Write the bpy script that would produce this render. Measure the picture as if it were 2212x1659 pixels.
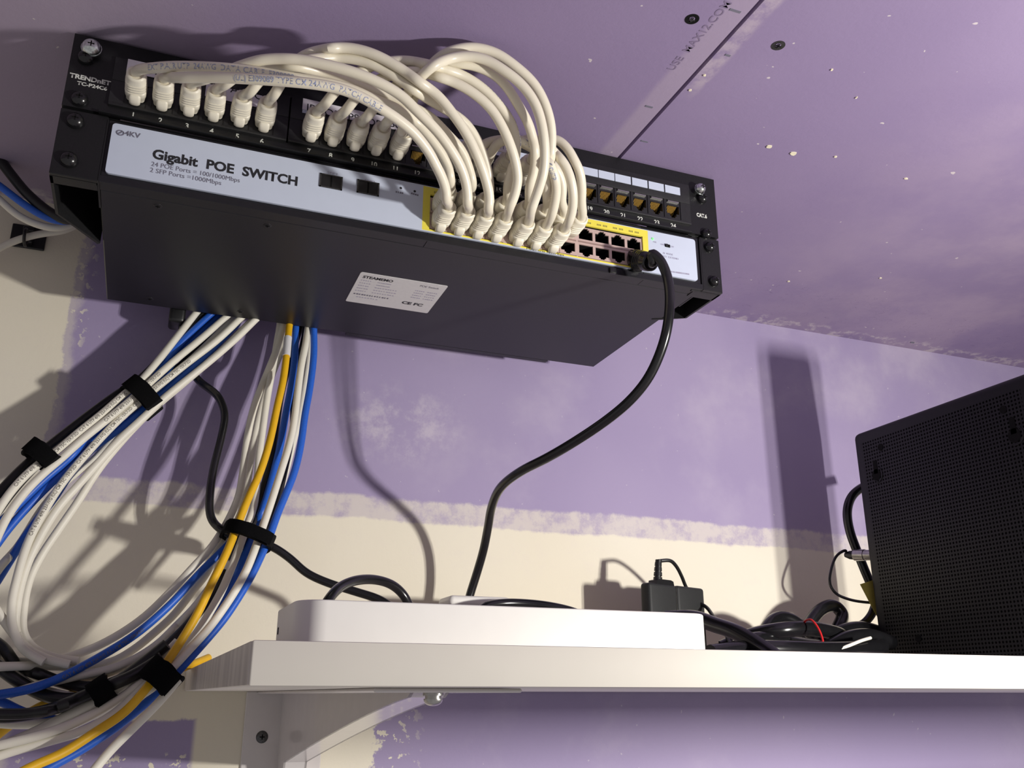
import bpy, bmesh, math, random
from mathutils import Vector, Matrix
random.seed(7)
for o in list(bpy.data.objects): bpy.data.objects.remove(o)
S = bpy.context.scene
COL = S.collection
H0 = 2.40          # height of the top edge of the rack above the floor
# ------------------------------------------------------------------ camera
CAM = Vector((-0.1578, -0.5577, -0.406 + H0)); YAW, PITCH, ROLL, FPX = 0.3744, 0.3287, 0.0005, 1972.08
fw = Vector((math.sin(YAW)*math.cos(PITCH), math.cos(YAW)*math.cos(PITCH), math.sin(PITCH)))
r0 = Vector((math.cos(YAW), -math.sin(YAW), 0)); u0 = r0.cross(fw)
RT = r0*math.cos(ROLL) + u0*math.sin(ROLL); UP = -r0*math.sin(ROLL) + u0*math.cos(ROLL)
cd = bpy.data.cameras.new('camera'); cam = bpy.data.objects.new('camera', cd); COL.objects.link(cam)
cam.matrix_world = Matrix(((RT.x, UP.x, -fw.x, CAM.x), (RT.y, UP.y, -fw.y, CAM.y), (RT.z, UP.z, -fw.z, CAM.z), (0, 0, 0, 1)))
cd.sensor_width = 36; cd.lens = 36*FPX/2212; cd.clip_start = 0.01; cd.clip_end = 50
S.camera = cam
# ------------------------------------------------------------------ light
W = bpy.data.worlds.new('world'); S.world = W; W.use_nodes = True
W.node_tree.nodes['Background'].inputs[0].default_value = (0.97, 0.93, 0.95, 1)
W.node_tree.nodes['Background'].inputs[1].default_value = 0.17
for dx in (-0.013, 0.013):       # twin vertical strips of the work light held to the right
    ld = bpy.data.lights.new('work_light', 'AREA'); ld.shape = 'RECTANGLE'; ld.size = 0.012; ld.size_y = 0.045
    ld.energy = 2.25; ld.color = (1.0, 0.962, 0.905)
    lo = bpy.data.objects.new('work_light', ld); COL.objects.link(lo); lo.location = (0.535+dx, -0.56, -0.370+H0)
    lo.rotation_euler = (Vector((0.10, 0.25, -0.50+H0))-Vector(lo.location)).to_track_quat('-Z', 'Y').to_euler()
S.view_settings.view_transform = 'Standard'; S.view_settings.look = 'None'
S.view_settings.gamma = 1; S.view_settings.use_curve_mapping = False
S.view_settings.exposure = 0.83

# ------------------------------------------------------------------ helpers
WALL = 0.2476
def ray(u, v): return RT*((u-1106)/FPX) + UP*(-(v-829.5)/FPX) + fw
def at(u, v, Y=None, X=None, z=None):
    d = ray(u, v)
    if Y is not None: t = (Y-CAM.y)/d.y
    elif X is not None: t = (X-CAM.x)/d.x
    else: t = (z+H0-CAM.z)/d.z
    return CAM + d*t
def F(u, v): p = at(u, v, Y=0); return p.x, p.z-H0     # point on the rack's front plane
def V(x, y, z): return Vector((x, y, z+H0))

def tagk(o, label=None, cat=None, group=None, kind=None):
    if label: o['label'] = label
    if cat: o['category'] = cat
    if group: o['group'] = group
    if kind: o['kind'] = kind
    return o
def thing(name, label, cat, loc, group=None):
    o = bpy.data.objects.new(name, None); COL.objects.link(o); o.location = loc; o.empty_display_size = .01
    return tagk(o, label, cat, group)
def wloc(o):
    v = Vector((0, 0, 0))
    while o is not None: v = v + Vector(o.location); o = o.parent
    return v

class MB:
    def __init__(s): s.bm = bmesh.new(); s.mi = 0
    def _m(s, faces):
        for f in faces: f.material_index = s.mi
    def box(s, a, b, bev=0, seg=2, M=None):
        """axis box between corners a and b (relative z), optional transform M in world space"""
        a = Vector(a); b = Vector(b); c = (a+b)/2; d = b-a
        r = bmesh.ops.create_cube(s.bm, size=1)
        vs = r['verts']
        for v in vs: v.co = Vector((v.co.x*abs(d.x), v.co.y*abs(d.y), v.co.z*abs(d.z)))
        if bev:
            es = list({e for v in vs for e in v.link_edges})
            rr = bmesh.ops.bevel(s.bm, geom=es, offset=min(bev, .49*min(abs(d.x), abs(d.y), abs(d.z))), segments=seg, affect='EDGES', profile=.5)
            vs = list({v for f in rr['faces'] for v in f.verts} | {v for v in vs if v.is_valid})
        for v in vs:
            v.co = v.co + c
            v.co = (M @ v.co) if M is not None else v.co + Vector((0, 0, H0))
        s._m({f for v in vs for f in v.link_faces}); return s
    def prism(s, poly, axis, lo, hi, bev=0):
        """poly: 2-D points in the plane normal to axis ('x': (y,z), 'y': (x,z), 'z': (x,y)), relative z"""
        def mk(p, h):
            if axis == 'x': return V(h, p[0], p[1])
            if axis == 'y': return V(p[0], h, p[1])
            return V(p[0], p[1], h)
        A = [s.bm.verts.new(mk(p, lo)) for p in poly]; B = [s.bm.verts.new(mk(p, hi)) for p in poly]
        fs = [s.bm.faces.new(A), s.bm.faces.new(B)]
        n = len(poly)
        for i in range(n): fs.append(s.bm.faces.new((A[i], A[(i+1) % n], B[(i+1) % n], B[i])))
        s._m(fs)
        return s
    def cyl(s, p, q, r, r2=None, n=20, cap=True):
        p = Vector(p); q = Vector(q); r2 = r if r2 is None else r2
        return s.tube([p, q], [r, r2], n)
    def tube(s, pts, rad, n=12, cap=True):
        pts = [Vector(p) for p in pts]
        N = len(pts)
        R = rad if isinstance(rad, (list, tuple)) else [rad]*N
        T = []
        for i in range(N):
            a = pts[max(i-1, 0)]; b = pts[min(i+1, N-1)]; t = (b-a)
            if t.length < 1e-9: t = Vector((0, 0, 1))
            T.append(t.normalized())
        up = Vector((0, 0, 1)) if abs(T[0].z) < .9 else Vector((1, 0, 0))
        n0 = (up - T[0]*up.dot(T[0])).normalized()
        rings = []
        for i in range(N):
            n0 = (n0 - T[i]*n0.dot(T[i])).normalized(); b0 = T[i].cross(n0)
            rings.append([s.bm.verts.new(pts[i] + (n0*math.cos(k*2*math.pi/n) + b0*math.sin(k*2*math.pi/n))*R[i]) for k in range(n)])
        fs = []
        for i in range(N-1):
            for k in range(n): fs.append(s.bm.faces.new((rings[i][k], rings[i][(k+1) % n], rings[i+1][(k+1) % n], rings[i+1][k])))
        if cap: fs += [s.bm.faces.new(rings[0][::-1]), s.bm.faces.new(rings[-1])]
        s._m(fs); return s
    def loft(s, secs):
        """secs: list of lists of world points, same count, closed rings"""
        rings = [[s.bm.verts.new(p) for p in sec] for sec in secs]; n = len(rings[0]); fs = []
        for a, b in zip(rings, rings[1:]):
            for k in range(n): fs.append(s.bm.faces.new((a[k], a[(k+1) % n], b[(k+1) % n], b[k])))
        fs += [s.bm.faces.new(rings[0][::-1]), s.bm.faces.new(rings[-1])]
        s._m(fs); return s
    def dome(s, c, axis, r, h, n=24, m=6):
        c = Vector(c); axis = Vector(axis).normalized()
        pts = []; R = []
        for i in range(m+1):
            a = (math.pi/2)*i/m; pts.append(c + axis*h*math.sin(a)); R.append(max(r*math.cos(a), r*.02))
        pts = [c - axis*.0005] + pts; R = [r] + R
        # constant direction tube
        up = Vector((0, 0, 1)) if abs(axis.z) < .9 else Vector((1, 0, 0))
        n0 = (up-axis*up.dot(axis)).normalized(); b0 = axis.cross(n0)
        return s.loft([[p + (n0*math.cos(k*2*math.pi/n)+b0*math.sin(k*2*math.pi/n))*rr for k in range(n)] for p, rr in zip(pts, R)])
    def build(s, name, mat, parent=None, smooth=True, ang=35):
        bmesh.ops.recalc_face_normals(s.bm, faces=s.bm.faces)
        me = bpy.data.meshes.new(name)
        off = wloc(parent) if parent is not None else Vector((0, 0, 0))
        if parent is None:
            if len(s.bm.verts):
                xs = [v.co.x for v in s.bm.verts]; ys = [v.co.y for v in s.bm.verts]; zs = [v.co.z for v in s.bm.verts]
                own = Vector(((min(xs)+max(xs))/2, (min(ys)+max(ys))/2, min(zs)))
            else: own = off
        else: own = Vector((0, 0, 0))
        for v in s.bm.verts: v.co -= off + own
        if smooth:
            for e in s.bm.edges:
                if len(e.link_faces) == 2 and e.calc_face_angle(0) > math.radians(ang): e.smooth = False
            for f in s.bm.faces: f.smooth = True
        s.bm.to_mesh(me); s.bm.free()
        for m in (mat if isinstance(mat, (list, tuple)) else [mat]): me.materials.append(m)
        o = bpy.data.objects.new(name, me); COL.objects.link(o); o.location = own
        if parent is not None: o.parent = parent
        return o

def crom(P, n=8):
    P = [Vector(p) for p in P]
    if len(P) < 3: return P
    Q = [P[0]*2-P[1]] + P + [P[-1]*2-P[-2]]; out = []
    for i in range(1, len(Q)-2):
        p0, p1, p2, p3 = Q[i-1:i+3]
        d = [max((b-a).length, 1e-6)**.5 for a, b in ((p0, p1), (p1, p2), (p2, p3))]
        t0 = 0; t1 = d[0]; t2 = t1+d[1]; t3 = t2+d[2]
        for k in range(n):
            t = t1+(t2-t1)*k/n
            A1 = p0*((t1-t)/(t1-t0))+p1*((t-t0)/(t1-t0)); A2 = p1*((t2-t)/(t2-t1))+p2*((t-t1)/(t2-t1)); A3 = p2*((t3-t)/(t3-t2))+p3*((t-t2)/(t3-t2))
            B1 = A1*((t2-t)/(t2-t0))+A2*((t-t0)/(t2-t0)); B2 = A2*((t3-t)/(t3-t1))+A3*((t-t1)/(t3-t1))
            out.append(B1*((t2-t)/(t2-t1))+B2*((t-t1)/(t2-t1)))
    out.append(P[-1]); return out
def smooth_pts(P, it=2):
    for _ in range(it):
        P = [P[0]] + [(P[i-1]+P[i]*2+P[i+1])/4 for i in range(1, len(P)-1)] + [P[-1]]
    return P

# ------------------------------------------------------------------ materials
class NT:
    def __init__(s, name):
        s.m = bpy.data.materials.new(name); s.m.use_nodes = True; s.t = s.m.node_tree; s.b = s.t.nodes['Principled BSDF']
    def n(s, ty, **kw):
        x = s.t.nodes.new(ty)
        for k, v in kw.items(): setattr(x, k, v)
        return x
    def L(s, a, b): s.t.links.new(a, b)
    def val(s, sock, v):
        if isinstance(v, bpy.types.NodeSocket): s.L(v, sock)
        elif v is not None: sock.default_value = v
    def math(s, op, a, b=None, c=None, clamp=False):
        x = s.n('ShaderNodeMath', operation=op, use_clamp=clamp)
        s.val(x.inputs[0], a); s.val(x.inputs[1], b)
        if c is not None: s.val(x.inputs[2], c)
        return x.outputs[0]
    def ss(s, v, lo, hi):      # smoothstep 0..1 from lo to hi
        x = s.n('ShaderNodeMapRange', interpolation_type='SMOOTHSTEP'); s.val(x.inputs['Value'], v)
        a, b, r0, r1 = (lo, hi, 0, 1) if lo < hi else (hi, lo, 1, 0)
        x.inputs['From Min'].default_value = a; x.inputs['From Max'].default_value = b
        x.inputs['To Min'].default_value = r0; x.inputs['To Max'].default_value = r1
        return x.outputs[0]
    def noise(s, vec, scale, detail=4, rough=.55, dist=0):
        x = s.n('ShaderNodeTexNoise'); s.val(x.inputs['Vector'], vec); x.inputs['Scale'].default_value = scale
        x.inputs['Detail'].default_value = detail; x.inputs['Roughness'].default_value = rough; x.inputs['Distortion'].default_value = dist
        return x.outputs['Fac']
    def mix(s, f, a, b):
        x = s.n('ShaderNodeMix', data_type='RGBA'); s.val(x.inputs[0], f)
        for sk, v in ((x.inputs[6], a), (x.inputs[7], b)):
            if isinstance(v, bpy.types.NodeSocket): s.L(v, sk)
            else: sk.default_value = (*v, 1)
        return x.outputs[2]
def lin(r, g, b):
    f = lambda c: (c/255/12.92) if c/255 <= .04045 else ((c/255+.055)/1.055)**2.4
    return (f(r), f(g), f(b))
def mat(name, col, rough=.5, metal=0, spec=.5, noise=0, nscale=300, bump=0, bscale=600, trans=0, coat=0, emit=None, es=0):
    k = NT(name); b = k.b
    b.inputs['Roughness'].default_value = rough; b.inputs['Metallic'].default_value = metal
    b.inputs['Specular IOR Level'].default_value = spec; b.inputs['Coat Weight'].default_value = coat
    tc = k.n('ShaderNodeTexCoord').outputs['Object']
    f = k.noise(tc, nscale, 3)
    k.L(k.mix(k.ss(f, .3, .7), tuple(c*(1-noise) for c in col), tuple(min(1, c*(1+noise)) for c in col)), b.inputs['Base Color'])
    if bump:
        bp = k.n('ShaderNodeBump'); bp.inputs['Strength'].default_value = bump; bp.inputs['Distance'].default_value = .0003
        k.L(k.noise(tc, bscale, 2), bp.inputs['Height']); k.L(bp.outputs[0], b.inputs['Normal'])
    if trans: b.inputs['Transmission Weight'].default_value = trans
    if emit: b.inputs['Emission Color'].default_value = (*emit, 1); b.inputs['Emission Strength'].default_value = es
    return k.m

M = {}
M['powder'] = mat('black_powder_coat', (.009, .009, .010), .40, 0, .4, .12, 900, .25, 1500)
M['powder2'] = mat('black_bracket_paint', (.010, .010, .011), .45, 0, .4, .15, 600, .3, 1200)
M['chassis'] = mat('charcoal_steel', (.014, .0135, .017), .38, 0, .32, .06, 500, .08, 1800)
M['blackplastic'] = mat('black_plastic', (.010, .010, .011), .35, 0, .5, .1, 500)
M['jackblack'] = mat('black_jack_plastic', (.014, .014, .015), .45, 0, .5, .1, 500)
M['void'] = mat('black_recess', (.004, .004, .004), .8, 0, .2)
M['gloss'] = mat('glossy_black_rubber', (.008, .008, .009), .22, 0, .6, .1, 200)
M['rubber'] = mat('matte_black_jacket', (.010, .010, .011), .4, 0, .5, .15, 300)
M['velcro'] = mat('black_hook_tape', (.009, .009, .010), .95, 0, .1, .3, 2500, .8, 3500)
M['pvc'] = mat('ivory_patch_jacket', lin(228, 221, 202), .32, 0, .5, .02, 60)
M['boot'] = mat('ivory_boot_rubber', lin(232, 226, 208), .38, 0, .5, .02, 80)
M['whitecab'] = mat('white_cable_jacket', lin(230, 226, 212), .45, 0, .4, .02, 60)
M['blue'] = mat('blue_cable_jacket', lin(38, 96, 200), .42, 0, .45, .06, 900)
M['yellow'] = mat('yellow_cable_jacket', lin(226, 176, 28), .42, 0, .45, .03, 200)
M['printblue'] = mat('blue_print', lin(158, 166, 196), .6)
M['printgrey'] = mat('grey_print', lin(120, 116, 108), .6)
M['sticker'] = mat('white_panel_sticker', lin(196, 204, 222), .42, 0, .4, .01, 100)
M['stickyel'] = mat('yellow_panel_sticker', lin(232, 218, 84), .42, 0, .4, .02, 100)
M['paper'] = mat('white_label_paper', lin(214, 212, 214), .6, 0, .3, .02, 300)
M['tape'] = mat('white_label_tape', lin(232, 226, 234), .5, 0, .3, .02, 300)
M['ink'] = mat('black_ink', (.015, .015, .02), .6)
M['greyink'] = mat('grey_ink', lin(112, 110, 125), .6)
M['paleink'] = mat('pale_grey_ink', lin(165, 160, 180), .6)
M['whiteink'] = mat('white_print', lin(205, 207, 200), .6)
M['oliveink'] = mat('olive_print', lin(150, 140, 70), .6)
M['beige'] = mat('pinkish_jack_shell', lin(196, 172, 164), .45, .15, .5, .03, 400)
M['gold'] = mat('gold_contacts', lin(226, 182, 92), .4, .35, .5)
M['chrome'] = mat('bright_zinc', (.72, .76, .74), .22, 1, .5, .25, 500)
M['steel'] = mat('steel', (.5, .49, .46), .3, 1, .5, .1, 400)
M['darksteel'] = mat('dark_screw', (.10, .10, .10), .35, .8, .5, .2, 800)
M['led'] = mat('green_light', lin(120, 230, 130), .4, emit=lin(120, 240, 130), es=.5)
M['shelf'] = mat('white_melamine', lin(232, 227, 216), .42, 0, .45, .012, 40)
M['brk'] = mat('white_enamel_bracket', lin(214, 208, 206), .24, 0, .5, .02, 60, coat=.3)
M['box'] = mat('white_metal_box', lin(238, 236, 230), .38, 0, .5, .01, 60)
M['red'] = mat('red_wire', lin(210, 40, 40), .4)
M['tagyel'] = mat('yellow_tag', lin(190, 178, 84), .6, 0, .3, .05, 200)
M['orange'] = mat('orange_wire', lin(200, 104, 20), .45)
M['adapter'] = mat('grey_black_adapter', (.022, .023, .023), .55, 0, .4, .15, 1500, .4, 2500)
M['plaster'] = mat('dried_plaster', lin(232, 224, 196), .8, 0, .2, .05, 300)

def shelf_end():
    k = NT('raw_shelf_end'); tc = k.n('ShaderNodeTexCoord').outputs['Object']
    mp = k.n('ShaderNodeMapping'); k.L(tc, mp.inputs[0]); mp.inputs['Scale'].default_value = (1, 1, .06)
    k.L(k.mix(k.ss(k.noise(mp.outputs[0], 90, 4), .35, .7), lin(196, 190, 184), lin(222, 216, 208)), k.b.inputs['Base Color'])
    k.b.inputs['Roughness'].default_value = .35; return k.m
M['shelfend'] = shelf_end()

def plasterboard(name, which):
    k = NT(name); g = k.n('ShaderNodeNewGeometry').outputs['Position']
    sp = k.n('ShaderNodeSeparateXYZ'); k.L(g, sp.inputs[0]); x, y, zz = sp.outputs
    z = k.math('SUBTRACT', zz, H0)
    n1 = k.noise(g, 9, 5, .6); n2 = k.noise(g, 55, 6, .7); n3 = k.noise(g, 260, 4, .7); n4 = k.noise(g, 3.2, 3, .5)
    wob = k.math('ADD', k.math('MULTIPLY', k.math('SUBTRACT', n1, .5), .016), k.math('MULTIPLY', k.math('SUBTRACT', n2, .5), .02))
    pur = k.mix(k.ss(n4, .35, .68), lin(159, 146, 181), lin(169, 156, 188))
    pur = k.mix(k.math('MULTIPLY', k.ss(n1, .5, .78), .30), pur, lin(200, 190, 206))
    cream = k.mix(k.ss(n4, .3, .7), lin(228, 220, 200), lin(234, 228, 212))
    cream = k.mix(k.math('MULTIPLY', k.ss(n2, .5, .8), .12), cream, lin(214, 200, 204))
    def mul(*a):
        r = a[0]
        for b in a[1:]: r = k.math('MULTIPLY', r, b)
        return r
    def mx(*a):
        r = a[0]
        for b in a[1:]: r = k.math('MAXIMUM', r, b)
        return r
    if which == 'wall':
        zw = k.math('ADD', z, k.math('MULTIPLY', wob, .45)); xw = k.math('ADD', x, k.math('MULTIPLY', wob, .9))
        xw2 = k.math('ADD', x, k.math('MULTIPLY', k.math('SUBTRACT', n2, .5), .05))
        # horizontal joint band, thicker to the left under the shelf
        band = mul(k.ss(zw, -.253, -.259), mx(mul(k.ss(zw, -.4265, -.424)), 0), mx(k.ss(zw, -.402, -.398), k.ss(x, .05, .045)))
        haze = mul(k.ss(zw, -.2345, -.2385), k.math('SUBTRACT', .62, k.math('MULTIPLY', k.ss(n2, .42, .68), .42)), k.ss(zw, -.42, -.418), mx(k.ss(zw, -.402, -.398), k.ss(x, .05, .045)))
        left = k.ss(xw, -.244, -.249)
        lefth = mul(k.ss(xw, -.236, -.244), .45)
        low = mul(k.ss(xw2, .040, .036), k.ss(x, -.112, -.107), k.ss(z, -.415, -.418))
        speck = mul(k.ss(k.noise(g, 130, 3, .6), .585, .61), mx(mul(k.ss(x, .085, .045), k.ss(x, .02, .035), k.ss(z, -.405, -.41)), mul(k.ss(x, -.10, -.12), k.ss(x, -.24, -.22), k.ss(z, -.447, -.452), k.ss(z, -.52, -.49)), mul(k.ss(x, -.228, -.24), k.ss(z, -.15, -.13), .8)))
        m = mx(band, haze, left, lefth, low, speck)
        # cloudy dust rubbed on the board
        dx = k.math('SUBTRACT', x, .045); dz = k.math('ADD', z, .165)
        rr = k.math('SQRT', k.math('ADD', k.math('POWER', dx, 2), k.math('POWER', k.math('MULTIPLY', dz, 1.6), 2)))
        dust = mul(k.ss(rr, .085, .015), k.ss(n2, .40, .72), .55)
        dust2 = mul(k.ss(x, .30, .55), k.ss(z, -.2, -.05), k.ss(n1, .40, .75), .22)
        fleck = mul(k.ss(k.noise(g, 170, 2, .5), .735, .75), .45)
        col = k.mix(mx(dust, dust2, fleck), pur, lin(214, 206, 212))
        col = k.mix(m, col, cream)
    else:
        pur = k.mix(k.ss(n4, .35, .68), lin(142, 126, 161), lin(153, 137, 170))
        pale = mul(k.ss(x, .22, .62), k.ss(n1, .38, .66), .30)
        edge = mx(mul(k.ss(k.math('ADD', x, k.math('MULTIPLY', wob, .1)), .133, .139), k.ss(x, .156, .1545), .26), mul(k.ss(x, .1545, .156), k.ss(k.math('ADD', x, k.math('MULTIPLY', wob, .6)), .170, .166), k.ss(n2, .35, .6), k.ss(y, -.08, -.11), .5))
        left = mul(k.ss(x, -.1, -.25), .4)
        fleck = mul(k.ss(k.noise(g, 120, 2, .5), .75, .765), .6)
        near = mul(k.ss(k.math('ADD', y, k.math('MULTIPLY', wob, 1.0)), .222, .236), k.ss(n2, .48, .6), .45)
        pencil = mul(k.ss(y, .13, .15), k.ss(y, .225, .215), k.ss(x, .26, .30), k.ss(k.noise(g, 40, 1, .4, 2.5), .545, .55), k.ss(k.noise(g, 40, 1, .4, 2.5), .558, .553), .35)
        col = k.mix(pale, pur, lin(196, 178, 190)); col = k.mix(left, col, lin(184, 172, 176))
        col = k.mix(edge, col, lin(196, 182, 190)); col = k.mix(mx(fleck, near), col, lin(226, 218, 212))
        col = k.mix(pencil, col, lin(92, 76, 110))
    k.L(col, k.b.inputs['Base Color']); k.b.inputs['Roughness'].default_value = .75; k.b.inputs['Specular IOR Level'].default_value = .25
    bp = k.n('ShaderNodeBump'); bp.inputs['Strength'].default_value = .25; bp.inputs['Distance'].default_value = .0006
    k.L(k.math('ADD', n3, n2), bp.inputs['Height']); k.L(bp.outputs[0], k.b.inputs['Normal'])
    return k.m
M['wall'] = plasterboard('purple_plasterboard_wall', 'wall'); M['ceil'] = plasterboard('purple_plasterboard_ceiling', 'ceil')
M['corejoint'] = mat('dark_board_core', lin(84, 66, 70), .9, 0, .1)  # dark backing showing in the gap between the ceiling boards

# ------------------------------------------------------------------ text
_tc = {}
def text_mesh(s, size, bold=0, align='LEFT', sx=1, res=3):
    cu = bpy.data.curves.new('t', 'FONT'); cu.body = s; cu.size = size; cu.offset = bold; cu.align_x = align; cu.resolution_u = res
    o = bpy.data.objects.new('t', cu); COL.objects.link(o); dg = bpy.context.evaluated_depsgraph_get(); dg.update()
    me = bpy.data.meshes.new_from_object(o.evaluated_get(dg)); bpy.data.objects.remove(o); bpy.data.curves.remove(cu)
    if sx != 1:
        for v in me.vertices: v.co.x *= sx
    return me
def put_text(name, s, size, pos, parent, m, X=(1, 0, 0), Y=(0, 0, 1), bold=0, align='LEFT', sx=1, fit=None, tilt=0):
    """flat printed lettering; pos world, X/Y directions of the writing"""
    me = text_mesh(s, size, bold, align, sx)
    if fit:
        w = max(v.co.x for v in me.vertices)-min(v.co.x for v in me.vertices)
        for v in me.vertices: v.co.x *= fit/w
    X = Vector(X).normalized(); Y = Vector(Y).normalized(); off = Vector(pos)-wloc(parent)
    for v in me.vertices: v.co = off + X*v.co.x + Y*v.co.y
    me.materials.clear(); me.materials.append(m)
    o = bpy.data.objects.new(name, me); COL.objects.link(o); o.parent = parent; return o
def wrap_text(s, size, path, start, r, parent, m, side, squeeze=1, name='printed_text', rev=False):
    """print running along a cable path, wrapped on its surface, facing 'side'"""
    me = text_mesh(s, size, .00002, 'LEFT', squeeze, 2)
    pts = path if not rev else path[::-1]
    L = [0]
    for a, b in zip(pts, pts[1:]): L.append(L[-1]+(b-a).length)
    side = Vector(side)
    off = wloc(parent)
    def frame(q):
        q = min(max(q, 0), L[-1]-1e-6)
        i = max(j for j in range(len(L)-1) if L[j] <= q)
        f = (q-L[i])/max(L[i+1]-L[i], 1e-9); p = pts[i].lerp(pts[i+1], f)
        ta = (pts[min(i+1, len(pts)-1)]-pts[max(i-1, 0)]).normalized(); tb = (pts[min(i+2, len(pts)-1)]-pts[i]).normalized()
        t = ta.lerp(tb, f).normalized(); n = (side-t*side.dot(t)).normalized(); return p, t, n
    for v in me.vertices:
        p, t, n = frame(start+v.co.x); a = (v.co.y-size*.35)/r
        b = n.cross(t)   # up when tangent points along reading direction
        v.co = p + (n*math.cos(a)+b*math.sin(a))*(r+.00012) - off
    me.materials.clear(); me.materials.append(m)
    o = bpy.data.objects.new(name, me); COL.objects.link(o); o.parent = parent; return o

# ================================================================== SETTING
b = MB()
b.box((-2.5, WALL, -2.4), (2.5, WALL+.0125, .0145)); o = b.build('wall_back', M['wall'], smooth=False); tagk(o, kind='structure')
JX = .1541
b = MB()
b.box((-2.5, -2.5, .002), (JX-.0015, WALL+.0125, .0145)); b.box((JX+.0015, -2.5, .002), (2.5, WALL+.0125, .0145))
b.mi = 1; b.box((-2.5, -2.5, .0145), (2.5, WALL+.0125, .03))
ceil = b.build('ceiling', [M['ceil'], M['corejoint']], smooth=False); tagk(ceil, kind='structure')
# pale print on the board beside the joint
put_text('printed_text', 'USE  MAX12.COM', .0078, at(1443, 178, z=.0018)+Vector((-.003, -.012, 0)), ceil, mat('faded_board_print', lin(128, 113, 143), .8), X=(0, -1, 0), Y=(-1, 0, 0), align='LEFT', fit=.070, bold=.0001)

for (u, v, w, h) in ((1588, 24, .008, .0018), (1572, 120, .004, .0018), (1402, 231, .006, .0018), (1392, 306, .006, .0015)):
    p = at(u, v, z=.0017); bb = MB(); bb.box((p.x-w/2, p.y-h/2, .0017), (p.x+w/2, p.y+h/2, .0021)); bb.build('ink_dash', M['greyink'], ceil)
def fleck(u, v, sx, sy, parent, m='plaster', name='plaster_fleck'):
    p = at(u, v, z=.0015); bb = MB(); k = 7
    ring = [(p.x+sx*math.cos(a)*random.uniform(.7, 1.1), p.y+sy*math.sin(a)*random.uniform(.7, 1.1)) for a in [i*2*math.pi/k for i in range(k)]]
    bb.prism(ring, 'z', .0012, .0022); bb.build(name, M[m], parent)
for q in ((1661, 317, .003, .0022), (1714, 332, .003, .0025), (1522, 163, .0013, .001), (1491, 195, .0012, .001), (1805, 339, .0015, .001), (1850, 211, .0008, .0012), (1797, 151, .0009, .001), (1957, 386, .002, .001), (1704, 608, .0016, .0012), (1902, 601, .002, .0012)): fleck(*q, ceil)
fleck(1971, 740, .004, .0016, ceil, 'greyink', 'dark_fleck')
for u, v in ((1495, 41), (1681, 98)):
    p = at(u, v, z=.002); lab = 'dark drywall screw sunk in a hole left of the ceiling joint' if u < 1600 else 'dark drywall screw head showing in the ceiling right of the joint'
    t = thing('drywall_screw', lab, 'screw', p, 'drywall screws in the ceiling')
    bb = MB(); bb.loft([[Vector((p.x+r*math.cos(a), p.y+r*math.sin(a), p.z+h)) for a in [i*math.pi/12 for i in range(24)]] for r, h in ((.0046, .0004), (.0046, -.0003), (.0026, -.0002), (.0008, .0003))]); bb.build('head', M['void'] if u < 1600 else M['darksteel'], t)
    bb = MB(); bb.box((p.x-.002, p.y-.0004, .0015), (p.x+.002, p.y+.0004, .0012)); bb.box((p.x-.0004, p.y-.002, .0015), (p.x+.0004, p.y+.002, .0012)); bb.build('cross_recess', M['void'] if u > 1600 else M['darksteel'], t)

# ================================================================== RACK BRACKETS
def bracket(side):
    s = 1 if side == 'right' else -1; xo = .241*s if s > 0 else -.2435; xi = xo - .0265*s
    t = thing('rack_bracket', f'black steel rack bracket fixed to the ceiling at the {side} end of the equipment', 'bracket', V(xo, .03, -.1035), 'rack mounting brackets')
    d1 = .053; d2 = .066 if s > 0 else .088; xin = xo-.0245*s
    b = MB(); b.box((min(xo, xo-.0018*s), .0025, -.1035), (max(xo, xo-.0018*s), d1, .0018)); b.build('side_plate', M['powder2'], t, False)
    b = MB(); b.prism([(xo, d1), (xo-.0018*s, d1), (xin-.0018*s, d2), (xin, d2+.0018)], 'z', -.1035, .0018); b.build('rear_flange', M['powder2'], t, False)
    b = MB(); b.prism([(xo, .0025), (xo, d1), (xin, d2), (xin, .0025)], 'z', -.0005, .0018); b.build('ceiling_flange', M['powder2'], t, False)
    b = MB(); b.box((min(xo, xi), .0022, -.1035), (max(xo, xi), .0045, .0015)); b.build('front_flange', M['powder2'], t, False)
    if s > 0: b = MB(); b.box((.217, .0045, -.1035), (xo, .0135, -.102)); b.build('bottom_lip', M['powder'], t, False)
    else: b = MB(); b.box((xo, .0045, -.1035), (-.2165, .0115, -.102)); b.build('bottom_lip', M['powder'], t, False)
    return t
bracket('left'); bracket('right')

def screw(c, r, m, parent, name='screw', h=.0042, lift=.0008):
    c = Vector(c); b = MB(); ax = Vector((0, -1, 0))
    b.cyl(c+ax*0.0, c+ax*lift, r*1.04, r*1.04, 28); b.dome(c+ax*lift, ax, r, h*1.0, 28, 7)
    o = b.build(name, m, parent)
    b = MB(); q = c+ax*(lift+h*.93)-Vector((0, 0, H0))
    b.box((q.x-.0019, q.y-.0004, q.z-.00035), (q.x+.0019, q.y+.0006, q.z+.00035)); b.box((q.x-.00035, q.y-.0004, q.z-.0019), (q.x+.00035, q.y+.0006, q.z+.0019)); b.build('cross_recess', M['void'], o)
    return o

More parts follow.
